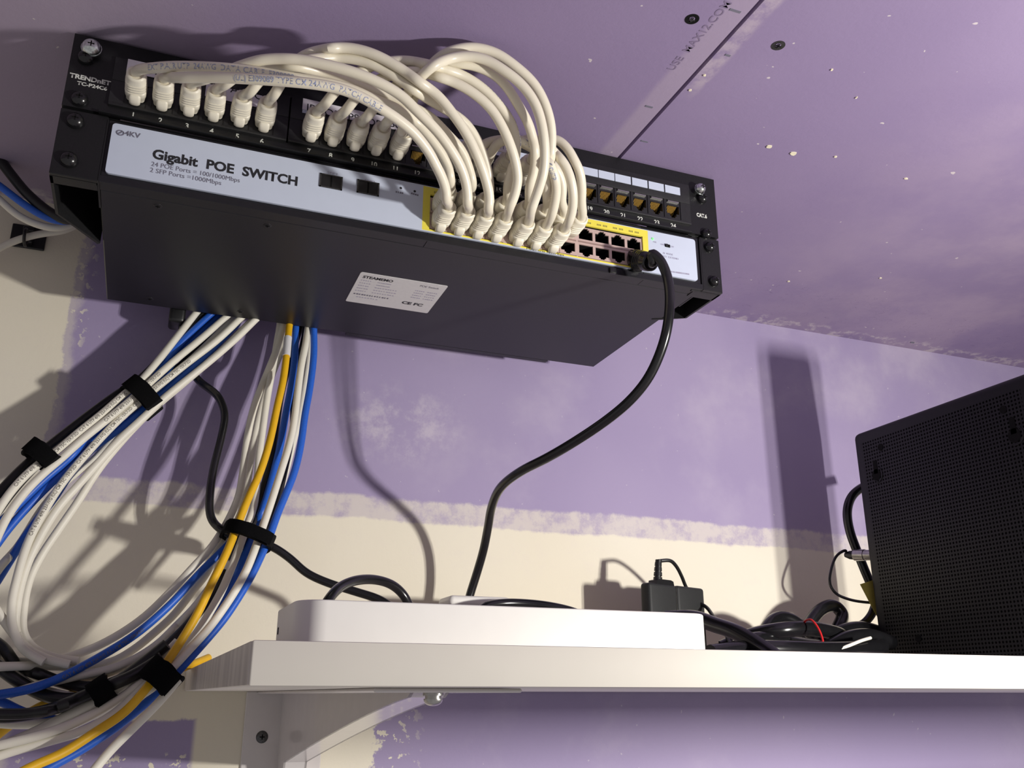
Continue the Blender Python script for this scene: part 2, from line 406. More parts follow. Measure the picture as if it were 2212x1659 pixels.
# ================================================================== PATCH PANEL
PX = [-.202, -.1855, -.169, -.1535, -.137, -.121, -.0895, -.0745, -.059, -.044, -.0283, -.0125, .018, .033, .050, .066, .081, .096, .125, .1395, .154, .169, .184, .199]
PZ = -.0375
pp = thing('patch_bay', 'black 24-port patch panel, upper unit of the ceiling-hung rack', 'patch panel', V(0, .02, -.0555))
GR = [(-.2175, -.1052), (-.1042, .0020), (.0030, .1100), (.1110, .2150)]
b = MB()
b.box((-.2435, -.0012, -.012), (.241, .0022, .0)); b.box((-.2435, -.0012, -.0545), (.241, .0022, -.0485))
b.box((-.2435, -.0012, -.0485), (-.2175, .0022, -.012)); b.box((.215, -.0012, -.0485), (.241, .0022, -.012))
b.box((-.222, -.0048, -.0560), (.214, -.0006, -.0545), .0004); b.box((-.222, 0, -.0022), (.218, .03, 0))
b.box((-.222, .0022, -.0560), (.218, .03, -.0552))
b.build('faceplate', M['powder'], pp, ang=30)
def port_boxes(b, cx, cz, w, h, cw, ch, y0, y1, notch, up=False, nw=.006, nh=.0022, nw2=.0036, nh2=.0014):
    """cell cw x ch around an RJ45 opening w x h with its stepped key notch"""
    s = 1 if up else -1
    top = ch/2; e = h/2
    b.box((cx-cw/2, y0, cz-ch/2), (cx-w/2, y1, cz+ch/2)); b.box((cx+w/2, y0, cz-ch/2), (cx+cw/2, y1, cz+ch/2))
    # plain side
    z1, z2 = sorted((cz-s*e, cz-s*top)); b.box((cx-w/2, y0, z1), (cx+w/2, y1, z2))
    # notch side: steps
    za, zb, zc, zd = cz+s*e, cz+s*(e+nh), cz+s*(e+nh+nh2), cz+s*top
    for wa, (p, q) in ((nw, (za, zb)), (nw2, (zb, zc))):
        p, q = sorted((p, q))
        b.box((cx-w/2, y0, p), (cx-wa/2, y1, q)); b.box((cx+wa/2, y0, p), (cx+w/2, y1, q))
    p, q = sorted((zc, zd))
    if q-p > 1e-5: b.box((cx-w/2, y0, p), (cx+w/2, y1, q))
for g, (xa, xb) in enumerate(GR):
    b = MB(); xs = PX[g*6:g*6+6]
    z0, z1 = -.0485, -.012
    b.box((xa, -.0032, -.0295), (xb, .002, -.012), .0004); b.box((xa, -.0036, -.0485), (xb, .002, -.0462), .0006)
    prev = xa
    for i, x in enumerate(xs):
        nx = xb if i == 5 else (x+xs[i+1])/2
        b.box((prev, -.0028, -.0462), (x-.0068, .010, -.0295)); 
        b.box((x+.0068, -.0028, -.0462), (nx, .010, -.0295)); prev = nx
    b.mi = 1; b.box((xa, .010, -.0485), (xb, .012, -.012))
    blk = b.build('jack_block', [M['jackblack'], M['void']], pp, ang=30)
def make_jack():
    """one keystone jack opening (frame) with its gold contacts as sub-part, centred on x=0"""
    b = MB(); port_boxes(b, 0, PZ, .0112, .0072, .0136, .0166, -.0022, .0098, True)
    j = b.build('jack', M['jackblack'], pp, False)
    b = MB()
    for k in range(8):
        x = -.0036+k*.00103
        b.tube([V(x, -.0012, PZ+.0036), V(x, -.0002, PZ+.0034), V(x, .0040, PZ-.0002), V(x, .0075, PZ-.0016)], .00027, 6)
    c = b.build('contacts', M['gold'], j)
    b = MB(); b.box((-.0050, -.0036, PZ+.0062), (.0050, -.0020, PZ+.0072)); n = b.build('shield_rim', M['steel'], j, False)
    return j, c, n
jk, jc, jn = make_jack()
for i, x in enumerate(PX):
    if i == 0: j = jk; j.location.x += 0
    else:
        j = jk.copy(); COL.objects.link(j)
        for ch in (jc, jn): c = ch.copy(); COL.objects.link(c); c.parent = j
    j.location = Vector((x, 0, 0))
for i, x in enumerate(PX):
    put_text('port_number', str(i+1), .0052, V(x, -.00135, -.0532), pp, M['whiteink'], align='CENTER', sx=.95, bold=.00012)
b = MB(); b.box((0, 0, 0), (.001, .001, .001)); b.bm.free()
for i in list(range(12, 24))+[6]:
    x = PX[i]; bb = MB(); bb.box((x-.0069, -.00365, -.0236), (x+.0069, -.0031, -.0168)); bb.build('label_strip', M['sticker'], pp, False)
def tape(u0, v0, u1, v1, hz, txts, name='tape_label'):
    a = at(u0, v0, Y=-.0042); c = at(u1, v1, Y=-.0042); a.z -= H0; c.z -= H0
    bb = MB(); bb.box((a.x, -.0042, a.z-hz), (c.x, -.0037, a.z)); o = bb.build(name, M['tape'], pp, False)
    for (u, v, s, sz) in txts:
        q = at(u, v, Y=-.0044); put_text('printed_text', s, sz, q, o, M['ink'])
    return o
tape(277, 127, 408, 165, .0098, [(287, 154, 'AP  O', .0075)])
tape(446, 180, 590, 200, .0098, [(497, 193+6, 'AP', .0078), (548, 212, 'O', .0082)])
tape(655, 212, 890, 270, .0088, [(661, 238, 'IP', .0082), (700, 248, 'OP', .0082), (751, 258, 'PS', .0082), (792, 268, 'OPS', .0078), (840, 279, 'PS', .0082)])
p = at(150, 166, Y=-.0013); put_text('printed_text', 'TRENDnET', .0046, p, pp, M['whiteink'], fit=.0242, bold=.00018)
p = at(166, 182, Y=-.0013); put_text('printed_text', 'TC-P24C6', .0036, p, pp, M['whiteink'], fit=.0178, bold=.00012)
p = at(1505, 467, Y=-.0013); put_text('printed_text', 'CAT.6', .0046, p, pp, M['whiteink'], fit=.0098, bold=.00022)
for (u, v) in ((186, 122), (172, 212), (1518, 428), (1527, 504)):
    screw(at(u, v, Y=-.003)+Vector((0, .0018, 0)), .0052 if u < 500 else .0044, M['gloss'], pp)
for (u, v) in ((197, 96), (1517, 404)):
    c = at(u, v, Y=-.009); c.y = -.0045; o = screw(c, .0060 if u < 500 else .0046, M['chrome'], pp, 'silver_bolt', .005, .001); o['label'] = 'bright silver bolt'
    bb = MB(); bb.cyl(c+Vector((0, .0045, 0)), c, .0032, .0032, 16); bb.build('shank', M['chrome'], o)

# ================================================================== SWITCH
sw = thing('network_switch', 'black network switch with a white and yellow front sticker, lower unit of the rack', 'network switch', V(0, .1, -.1035))
XL, XR, ZT, ZB, D = -.2155, .2225, -.0575, -.1030, .1923
QX = [.0050, .0190, .0330, .0472, .0640, .0780, .0920, .1062, .1212, .1350, .1488, .1626]
b = MB(); b.box((XL, .0105, ZB), (XR, D, ZT), .0008, 1)
b.box((XL, 0, ZB), (-.0025, .0105, ZT), .0005, 1); b.box((.1702, 0, ZB), (XR, .0105, ZT), .0005, 1)
b.box((-.0025, 0, -.0665), (.1702, .0105, ZT)); b.box((-.0025, 0, ZB), (.1702, .0105, -.0950))
b.build('chassis', M['chassis'], sw, ang=25)
b = MB(); b.box((XL, -.0012, ZB-.0004), (XR, .0004, -.0985), .0003, 1); b.build('front_lip', M['chassis'], sw)
b = MB(); b.box((.0-.02, D, -.1030), (at(1180, 775, Y=.196).x, D+.006, -.0975)); b.box((-.02, D, -.0975), (.155, D+.010, -.07)); b.build('rear_power_inlet_cover', M['powder'], sw)
for s in (-1, 1):
    b = MB(); x0, x1 = ((-.2435, -.2158) if s < 0 else (.2228, .241)); b.box((x0, -.0012, -.1035), (x1, .0018, -.0565), .0004, 1)
    xi = x1 if s < 0 else x0; b.box((xi-.0006, -.0012, -.1030), (xi+.0006, .035, -.0585)); b.build('rack_ear', M['powder'], sw)
for (u, v) in ((163, 259), (149, 343), (1534, 533), (1544, 607)):
    screw(at(u, v, Y=-.003)+Vector((0, .0016, 0)), .0052 if u < 500 else .0044, M['gloss'], sw)
# front sticker
def rounded(x0, x1, z0, z1, r, corners):
    P = []
    for (cx, cz, a0, key) in ((x1-r, z1-r, 0, 'tr'), (x0+r, z1-r, 90, 'tl'), (x0+r, z0+r, 180, 'bl'), (x1-r, z0+r, 270, 'br')):
        if key in corners: P += [(cx+r*math.cos(math.radians(a0+k*15)), cz+r*math.sin(math.radians(a0+k*15))) for k in range(7)]
        else: P.append({'tr': (x1, z1), 'tl': (x0, z1), 'bl': (x0, z0), 'br': (x1, z0)}[key])
    return P
SL, SR, SZT, SZB = -.2128, .2180, -.0605, -.0968
b = MB(); b.prism(rounded(SL, -.0075, SZB, SZT, .0022, ('tl', 'bl')), 'y', -.0019, -.0001); b.prism(rounded(.1748, SR, SZB, SZT, .0022, ('tr', 'br')), 'y', -.0019, -.0001)
b.box((-.0075, -.0019, SZB), (.1748, -.0001, SZB+.0007)); b.box((-.0075, -.0019, SZT-.0005), (.1748, -.0001, SZT))
stk = b.build('front_sticker', M['sticker'], sw, ang=60)
b = MB(); yb = SZB+.0007; yt = SZT-.0005
b.box((-.0075, -.0019, yb), (-.0022, -.0001, yt)); b.box((.1700, -.0019, yb), (.1748, -.0001, yt)); b.box((-.0022, -.0019, -.0670), (.1700, -.0001, yt)); b.box((-.0022, -.0019, yb), (.1700, -.0001, -.0948))
ys = b.build('yellow_band', M['stickyel'], stk, False); ys['label'] = 'yellow part of the sticker around the ports'
def line_text(u0, v0, u1, v1, s, size, m, bold=0, Y=-.0021):
    a = at(u0, v0, Y=Y); c = at(u1, v1, Y=Y); put_text('printed_text', s, size, a, stk, m, fit=(c.x-a.x), bold=bold)
line_text(328, 341, 642, 396, 'Gigabit  POE  SWITCH', .0096, M['ink'], .00032)
line_text(326, 358, 517, 396, '24 POE Ports = 100/1000Mbps', .0046, M['greyink'])
line_text(323, 371, 477, 401, '2 SFP Ports =1000Mbps', .0046, M['greyink'])
a = at(268, 291, Y=-.0021); line_text(269, 292, 303, 299, '4KV', .0050, M['greyink'], .00012)
bb = MB(); c = at(260, 287, Y=-.0021)
bb.tube([c+Vector((.0021*math.cos(k*math.pi/12), 0, .0017*math.sin(k*math.pi/12))) for k in range(25)], .00035, 6, False); bb.tube([c+Vector((-.0012, 0, -.0011)), c+Vector((.0012, 0, .0011))], .0004, 6); bb.build('emblem', M['greyink'], stk)
line_text(706, 374, 728, 378, 'SFP1', .0024, M['paleink']); line_text(787, 391, 810, 395, 'SFP2', .0024, M['paleink'])
line_text(1411, 524, 1418, 526, 'PWR', .0022, M['paleink']); 
line_text(1427, 529, 1434, 530, 'ON', .0020, M['paleink']); line_text(1449, 534, 1456, 535, 'OFF', .0020, M['paleink'])
line_text(1432, 548, 1454, 552, 'AI  MODE', .0022, M['paleink']); line_text(1432, 555, 1466, 561, 'TO  EXTEND', .0022, M['paleink'])
def smudge_line(u0, v0, u1, v1, n, m, Y=-.00205, h=.0012, parent=None, rnd=True):
    """a row of print too small to read: short dashes"""
    bb = MB(); a = at(u0, v0, Y=Y); c = at(u1, v1, Y=Y)
    for k in range(n):
        f = k/n; g = f + (.6/n if not rnd else random.uniform(.35, .8)/n); p = a.lerp(c, f); q = a.lerp(c, g)
        bb.box((p.x, Y-.0001, p.z-H0), (q.x, Y+.0001, p.z-H0+h))
    bb.build('fine_print', m, parent or stk, False)
smudge_line(1448, 588, 1490, 594, 14, M['paleink'])
for c0 in ((855, 416, 872, 419), (888, 419, 905, 424)): smudge_line(*c0, 4, M['greyink'])
for c0 in ((866, 406), (896, 413)):
    c = at(*c0, Y=-.0021); bb = MB(); bb.cyl(c+Vector((0, .0015, 0)), c, .0009, .0009, 10); bb.build('indicator_hole', M['ink'], stk)
for i, x in enumerate(QX):
    bb = MB()
    for k in range(7):
        if k == 3: continue
        bb.box((x-.0045+k*.0013, -.00205, -.0652), (x-.0037+k*.0013, -.0018, -.0638))
    bb.build('fine_print', M['oliveink'], ys, False)
a = at(1137, 536, Y=-.00205); put_text('printed_text', 'POE Ports 1000Mbps', .0026, V(a.x, -.00205, -.0966), ys, M['ink'], fit=.030)
c = at(1410, 516, Y=-.0022); bb = MB(); bb.dome(c, (0, -1, 0), .0010, .0008, 14); bb.build('power_light', M['led'], sw)
c = at(1442, 531, Y=-.0021); bb = MB(); bb.box((c.x-.0022, -.0024, c.z-H0-.0012), (c.x+.0022, -.0018, c.z-H0+.0012)); t_ = bb.build('slide_switch', M['void'], sw)
bb = MB(); bb.box((c.x-.002, -.0034, c.z-H0-.0009), (c.x-.0004, -.0022, c.z-H0+.0009)); bb.build('slider', M['blackplastic'], t_)
for (u, v) in ((715, 393), (795, 406)):
    c = at(u, v, Y=-.002); z = c.z-H0
    bb = MB(); x0, x1, z0, z1 = c.x-.0078, c.x+.0078, z-.0052, z+.0052
    bb.box((x0, -.0026, z0), (x0+.0010, -.0015, z1)); bb.box((x1-.0010, -.0026, z0), (x1, -.0015, z1)); bb.box((x0, -.0026, z1-.0008), (x1, -.0015, z1)); bb.box((x0, -.0026, z0), (x1, -.0015, z0+.0008))
    o = bb.build('uplink_slot', M['darksteel'], sw, False)
    bb = MB(); bb.box((x0+.0010, -.0022, z0+.0008), (c.x-.0006, -.0019, z1-.0008)); bb.box((c.x+.0006, -.0022, z0+.0008), (x1-.0010, -.0019, z1-.0008)); bb.build('slot_flap', M['blackplastic'], o, False)
    bb = MB(); bb.box((c.x-.0006, -.0020, z0+.0008), (c.x+.0006, -.0019, z1-.0008)); bb.build('slot_gap', M['void'], o, False)
ZU, ZL = -.0745, -.0877
def make_port(up):
    b = MB(); z = ZU if up else ZL
    port_boxes(b, 0, z - (.0007 if up else -.0007), .0116, .0072, .0138, .0132 if up else .0132, -.0008, .0003, True, up, nh=.0014, nh2=.0010)
    b.mi = 1; port_boxes(b, 0, z - (.0007 if up else -.0007), .0116, .0072, .0138, .0132, .0003, .0100, True, up, nh=.0014, nh2=.0010)
    return b.build('ethernet_port', [M['beige'], M['void']], sw, False)
for up in (True, False):
    po = make_port(up)
    base = Vector(po.location)
    for i, x in enumerate(QX):
        o = po if i == 0 else po.copy()
        if i: COL.objects.link(o)
        o.location = base + Vector((x, 0, 0))
b = MB()
for xa, xb in ((-.0022, -.0019), (.0541, .0571), (.1131, .1143), (.1695, .1700)): b.box((xa, -.0008, -.0948), (xb, .0003, -.0670))
b.build('port_frame', M['beige'], sw, False)
# underside details
for (u, v) in ((341, 445), (578, 487), (324, 645), (519, 673)):
    c = at(u, v, z=ZB); bb = MB(); bb.dome(c, (0, 0, -1), .0028, .0006, 16); o = bb.build('case_screw', M['chassis'], sw)
    bb = MB(); bb.box((c.x-.0014, c.y-.0003, ZB-.0009), (c.x+.0014, c.y+.0003, ZB-.0005)); bb.box((c.x-.0003, c.y-.0014, ZB-.0009), (c.x+.0003, c.y+.0014, ZB-.0005)); bb.build('cross_recess', M['void'], o)
b = MB(); b.prism(rounded(-.0352, .0338, .0665, .1238, .0015, ('tl', 'tr', 'bl', 'br')), 'z', ZB-.0003, ZB)
lab = b.build('rating_label', M['paper'], sw, ang=60)
def under(s, x, y, size, m, fit=None, bold=0): put_text('printed_text', s, size, V(x, y, ZB-.0004), lab, m, X=(1, 0, 0), Y=(0, -1, 0), fit=fit, bold=bold)
under('STEAMEMO', -.0320, .0755, .0060, M['ink'], .0235, .0002)
under('POE Switch', .0130, .0750, .0046, M['greyink'], .0150)
under('CE FC', .0080, .1115, .0068, M['ink'], .0175, .0003)
def fine(x, y, w, n, h=.0014, m=None):
    bb = MB()
    for k in range(n):
        x0 = x+w*k/n; bb.box((x0, y-h, ZB-.0004), (x0+w/n*random.uniform(.4, .8), y, ZB-.00032))
    bb.build('fine_print', m or M['paleink'], lab, False)
for i, y in enumerate((.0805, .0855, .0905, .0955, .1005)):
    fine(-.0322, y, .009, 5); fine(-.0190, y, .0185 if i > 1 else .011, 9); 
fine(-.0322, .1075, .029, 14, .0022, M['greyink']); fine(-.029, .1125, .018, 8)
for y in (.0840, .0885, .0930, .0975): fine(.0120, y, .0080, 5); fine(.0220, y, .0085, 5)
# bottom sticker of small black tab under the yellow band
c = at(1322, 583, Y=-.0015); bb = MB(); bb.box((c.x-.0022, -.0030, ZB-.0005), (c.x+.0030, -.0006, ZB+.0042), .0004); bb.build('latch_tab', M['blackplastic'], sw)

# ================================================================== PATCH CABLES
def boot_mesh():
    """RJ45 plug with ribbed boot, axis -Y from origin, latch underneath (local z-)"""
    b = MB(); secs = []
    prof = [(-.0002, .0058, .0056, 4), (-.0040, .0059, .0058, 4), (-.0044, .0065, .0062, 3.4), (-.0085, .0066, .0063, 3.4)]
    y = -.0092
    for k in range(4):
        g = .00006*k
        prof += [(y, .0065-g, .0063-g, 3.0), (y-.0003, .0058-g, .0056-g, 3.0), (y-.0009, .0058-g, .0056-g, 3.0), (y-.0012, .0065-g, .0063-g, 3.0)]; y -= .0024
    prof += [(y+.0006, .0061, .0059, 2.6), (y-.0030, .0059, .0057, 2.4), (y-.0042, .0056, .0054, 2.2), (y-.0046, .0046, .0046, 2), (y-.0040, .0040, .0040, 2)]
    for (yy, a, c, p) in prof:
        secs.append([Vector((math.copysign(abs(math.cos(t))**(2/p), math.cos(t))*a, yy, math.copysign(abs(math.sin(t))**(2/p), math.sin(t))*c)) for t in [k*2*math.pi/28 for k in range(28)]])
    b.loft(secs)
    end = y-.0035
    bmesh.ops.recalc_face_normals(b.bm, faces=b.bm.faces)
    me = bpy.data.meshes.new('connector_boot')
    for f in b.bm.faces: f.smooth = True
    for e in b.bm.edges:
        if len(e.link_faces) == 2 and e.calc_face_angle(0) > math.radians(50): e.smooth = False
    b.bm.to_mesh(me); b.bm.free(); me.materials.append(M['boot'])
    # latch cover: rounded nose below the plug
    b = MB(); secs = []
    for (yy, w, zt, zb) in ((-.0001, .0014, -.0058, -.0076), (-.0006, .0026, -.0050, -.0088), (-.0020, .0034, -.0046, -.0094), (-.0050, .0036, -.0046, -.0094), (-.0075, .0034, -.0046, -.0080), (-.0088, .0026, -.0050, -.0066)):
        cz = (zt+zb)/2; hz = (zt-zb)/2
        secs.append([Vector((math.copysign(abs(math.cos(t))**.7, math.cos(t))*w, yy, cz+math.copysign(abs(math.sin(t))**.7, math.sin(t))*hz)) for t in [k*2*math.pi/20 for k in range(20)]])
    b.loft(secs); bmesh.ops.recalc_face_normals(b.bm, faces=b.bm.faces)
    m2 = bpy.data.meshes.new('latch_cover')
    for f in b.bm.faces: f.smooth = True
    b.bm.to_mesh(m2); b.bm.free(); m2.materials.append(M['boot'])
    return me, m2, end
BOOT, LATCH, BEND = boot_mesh()
def put_boot(parent, x, z, y=-.0030, flip=False, rx=0, rz=0, sc=1, m=None):
    """returns cable exit point and direction (world)"""
    o = bpy.data.objects.new('connector_boot', BOOT); COL.objects.link(o); o.parent = parent
    l = bpy.data.objects.new('latch_cover', LATCH); COL.objects.link(l); l.parent = o
    o.location = V(x, y, z)-wloc(parent); o.rotation_euler = (rx, math.pi if flip else 0, rz); o.scale = (sc, sc, sc)
    if m is not None:
        for q in (o, l):
            q.data = q.data.copy(); q.data.materials.clear(); q.data.materials.append(m)
    R = o.rotation_euler.to_matrix(); d = R @ Vector((0, -1, 0))
    return V(x, y, z)+d*(-BEND*sc), d
def depth_path(px, y0, y1, bump, zmax=-.0032):
    n = len(px); out = []
    L = [0]
    for a, c in zip(px, px[1:]): L.append(L[-1]+math.hypot(a[0]-c[0], a[1]-c[1]))
    for i, (u, v) in enumerate(px):
        t = (i and L[i]/L[-1]); t = .12+.76*t
        Y = y0+(y1-y0)*t-bump*math.sin(math.pi*min(max(t, 0), 1))**.8
        p = at(u, v, Y=Y)
        if p.z-H0 > zmax: p = at(u, v, z=zmax)
        out.append(p)
    return out
RC = .0033
DEFER = []
def relax(items, lo=None, it=28):
    from mathutils.kdtree import KDTree
    for _ in range(it):
        idx = [(i, k) for i, d in enumerate(items) for k in range(len(d['path']))]
        kd = KDTree(len(idx))
        for n_, (i, k) in enumerate(idx): kd.insert(items[i]['path'][k], n_)
        kd.balance()
        disp = [[0.0]*len(d['path']) for d in items]
        for n_, (i, k) in enumerate(idx):
            p = items[i]['path'][k]; dp = (p-CAM).length
            for q, m_, dist in kd.find_range(p, items[i]['r']*2+.002):
                j, l = idx[m_]
                if j == i: continue
                need = items[i]['r']+items[j]['r']+.0001
                if dist >= need: continue
                dq = (q-CAM).length; df = dp-dq
                if abs(df) < .0004: df = 1 if i > j else -1
                amt = (need-dist)*.45*(1 if df > 0 else -1)
                if abs(amt) > abs(disp[i][k]): disp[i][k] = amt
        for i, d in enumerate(items):
            P = d['path']; D = disp[i]; N = len(P)
            for _k in range(3): D = [(D[max(k-1, 0)]+2*D[k]+D[min(k+1, N-1)])/4 for k in range(N)]
            for k in range(N):
                if d['pin'] and (k < 8 or k > N-9): continue
                w = min(1, k/14, (N-1-k)/14) if d['pin'] else 1
                u = (P[k]-CAM).normalized(); np_ = P[k]+u*D[k]*w*1.6
                if d['pin']:
                    if np_.z-H0 > -.0036: continue
                    if np_.y > -.006: continue
                else:
                    if np_.y > WALL-d['r']-.0006: continue
                    if np_.y < .1923+d['r'] and np_.z-H0 > -.108: continue
                P[k] = np_
def flush():
    relax([d for d in DEFER if d['pin']], it=24); relax([d for d in DEFER if not d['pin']], it=30)
    for d in DEFER:
        for _k in range(2):
            P = d['path']; d['path'][:] = [P[0]]+[(P[k-1]+2*P[k]+P[k+1])/4 for k in range(1, len(P)-1)]+[P[-1]]
        d['build'](d['path'])
    return list(DEFER)
def patch_cable(port, col, up, px, bump, label, rx=(0, 0), rz=(0, 0), text=None):
    t = thing('patch_cable', label, 'network cable', V(PX[port-1], -.003, PZ), 'ivory patch cables between the panel and the switch')
    A, da = put_boot(t, PX[port-1], PZ+.0002, rx=rx[0], rz=rz[0])
    B, db = put_boot(t, QX[col-1], ZU-.0003 if up else ZL+.0003, y=-.0010, flip=up, rx=rx[1], rz=rz[1])
    mid = depth_path(px, A.y, B.y, bump)
    P = [A-da*.004, A+da*.003] + mid + [B+db*.003, B-db*.004]
    path = smooth_pts(crom(P, 7), 3)
    def bld(path):
        b = MB(); b.tube(path, RC, 14); b.build('jacket', M['pvc'], t)
        if text:
            for (s, start, side, rev) in text: wrap_text(s, .0050, path, start, RC, t, M['printblue'], side, .85, rev=rev)
    DEFER.append(dict(path=path, r=RC, build=bld, pin=True))
    return t
CS = (-.35, -.75, -.45)
patch_cable(1, 1, True, [(330, 147), (368, 144), (423, 144), (495, 148), (567, 157), (620, 166), (690, 177), (750, 190), (810, 215), (868, 240), (900, 264), (930, 298), (953, 330), (968, 360), (973, 390)], .052,
            'ivory patch cable with blue print from port 1, just above the frontmost one', text=[('EXT PAIR UTP  24AWG  DATA CABLE  E309089', .03, CS, False)])
patch_cable(2, 1, False, [(380, 168), (430, 167), (490, 168), (552, 171), (625, 176), (697, 184), (751, 197), (805, 223), (842, 246), (862, 260), (893, 286), (924, 325), (940, 354), (955, 385), (963, 412), (964, 432)], .074,
            'frontmost ivory patch cable from port 2, clearly printed TYPE CM in blue', text=[('(UL) E309089 TYPE CM 24AWG  PATCH CABLE', .085, CS, False)])
patch_cable(3, 2, False, [(440, 172), (480, 158), (534, 138), (570, 129), (625, 127), (679, 134), (751, 152), (805, 172), (862, 203), (903, 242), (945, 284), (975, 325), (993, 356), (1005, 389), (1010, 420), (1010, 440)], .066,
            'ivory patch cable from port 3 arching over the printed one to the second lower plug')
patch_cable(4, 2, True, [(488, 182), (520, 158), (570, 143), (640, 143), (720, 165), (800, 195), (870, 222), (928, 252), (966, 290), (997, 325), (1014, 368), (1020, 395)], .050,
            'shadowed ivory patch cable from port 4 behind the others to the second upper plug')
patch_cable(5, 3, True, [(540, 200), (570, 165), (640, 135), (720, 124), (790, 133), (840, 157), (889, 190), (935, 220), (976, 244), (1007, 268), (1032, 305), (1049, 350), (1057, 395)], .054,
            'ivory patch cable from port 5 in the middle of the left arch')
patch_cable(6, 3, False, [(592, 205), (607, 180), (630, 142), (657, 120), (706, 106), (751, 103), (805, 116), (862, 146), (903, 175), (945, 206), (978, 246), (1007, 288), (1028, 330), (1044, 371), (1054, 406), (1057, 430), (1055, 450)], .062,
            'topmost ivory patch cable of the left arch, from port 6 to the third lower plug')
patch_cable(7, 4, True, [(700, 228), (722, 200), (760, 165), (810, 140), (868, 131), (913, 137), (965, 151), (1007, 167), (1049, 196), (1080, 230), (1105, 267), (1115, 310), (1112, 345), (1103, 375), (1097, 402)], .060,
            'ivory patch cable from port 7 with faint blue print along the middle arch', text=[('TYPE CM 24AWG E309089  UTP', .15, (-.2, -.5, .8), False)])
patch_cable(8, 4, False, [(748, 238), (770, 210), (805, 180), (850, 160), (899, 155), (934, 162), (986, 180), (1028, 205), (1063, 238), (1090, 284), (1108, 330), (1116, 363), (1118, 389), (1111, 423), (1101, 447)], .062,
            'ivory patch cable from port 8 forming the lower edge of the middle arch')
patch_cable(9, 5, True, [(795, 250), (815, 225), (850, 190), (900, 155), (945, 140), (986, 137), (1028, 143), (1070, 163), (1098, 192), (1120, 228), (1140, 264), (1151, 300), (1156, 330), (1153, 371), (1144, 400)], .064,
            'ivory patch cable from port 9 curving inside the right-hand arch')
patch_cable(10, 5, False, [(838, 262), (855, 240), (885, 195), (920, 155), (955, 132), (1007, 121), (1049, 129), (1090, 153), (1128, 184), (1157, 226), (1172, 278), (1177, 330), (1174, 371), (1166, 400), (1155, 432), (1147, 455)], .074,
            'ivory patch cable from port 10 in front of the outermost right-hand arch')
patch_cable(11, 6, True, [(868, 285), (880, 250), (905, 185), (930, 142), (960, 117), (995, 105), (1028, 103), (1070, 114), (1111, 141), (1153, 180), (1178, 226), (1191, 278), (1190, 330), (1187, 371), (1181, 405)], .068,
            'outermost ivory patch cable of the right-hand arch, from port 11')
patch_cable(13, 7, True, [(1022, 335), (1045, 312), (1080, 302), (1120, 306), (1158, 325), (1190, 352), (1208, 378), (1215, 405), (1213, 435)], .034,
            'ivory patch cable from port 13, mostly hidden behind the right-hand arch', text=[('E309089 TYPE CM', .05, (-.6, -.7, -.1), False)])
patch_cable(14, 6, False, [(1058, 335), (1075, 310), (1105, 300), (1135, 308), (1163, 328), (1186, 352), (1198, 380), (1202, 410), (1198, 440), (1192, 463)], .042,
            'ivory patch cable from port 14 with blue print beside the sixth lower plug', text=[('TYPE CM 24AWG UTP', .06, (-.6, -.7, -.2), False)])
patch_cable(15, 7, False, [(1102, 335), (1120, 308), (1150, 300), (1178, 310), (1200, 332), (1220, 356), (1233, 389), (1238, 423), (1236, 455), (1229, 478)], .044,
            'ivory patch cable from port 15, second from the right of the whole loom')
patch_cable(16, 8, True, [(1148, 345), (1162, 318), (1183, 301), (1205, 303), (1225, 320), (1240, 345), (1252, 371), (1257, 406), (1256, 436)], .036,
            'rightmost ivory patch cable, a short loop from port 16')
# tag flag on the loom
c = at(1078, 318, Y=-.030); bb = MB(); bb.box((c.x-.0050, c.y-.0012, c.z-H0-.0040), (c.x+.0050, c.y-.0002, c.z-H0+.0034), .0003); o = bb.build('cable_tag', M['paper'])
tagk(o, 'small white tag marked PS1 on the cables above port 15', 'tag'); put_text('printed_text', 'PS1', .0058, Vector((c.x-.0042, c.y-.0014, c.z-.0018)), o, M['greyink'])

# ================================================================== BLACK CABLE FROM THE LAST LOWER PORT
t = thing('black_cable', 'thick black cable plugged into the last lower port, hanging down behind the white box', 'cable', V(.1626, -.02, -.0877))
E_, dE = put_boot(t, .1626, ZL+.0008, y=-.001, sc=1.18, m=M['gloss'], rx=.55)
BC = [(1408, 548, -.030), (1424, 560, -.032), (1435, 580, -.032), (1443, 606, -.032), (1447, 650, -.032), (1440, 715, -.028), (1423, 770, -.020), (1398, 820, -.010), (1360, 866, .004), (1310, 908, .022), (1240, 955, .048), (1180, 990, .072), (1125, 1018, .096), (1082, 1052, .124), (1062, 1095, .154), (1054, 1140, .176), (1044, 1190, .190), (1028, 1245, .200), (1014, 1290, .205), (1006, 1330, .205)]
bp_ = smooth_pts(crom([E_-dE*.004, E_+dE*.004]+[at(u, v, Y=y) for u, v, y in BC], 6), 2)
b = MB(); b.tube(bp_, .0037, 16); b.build('jacket', M['gloss'], t)

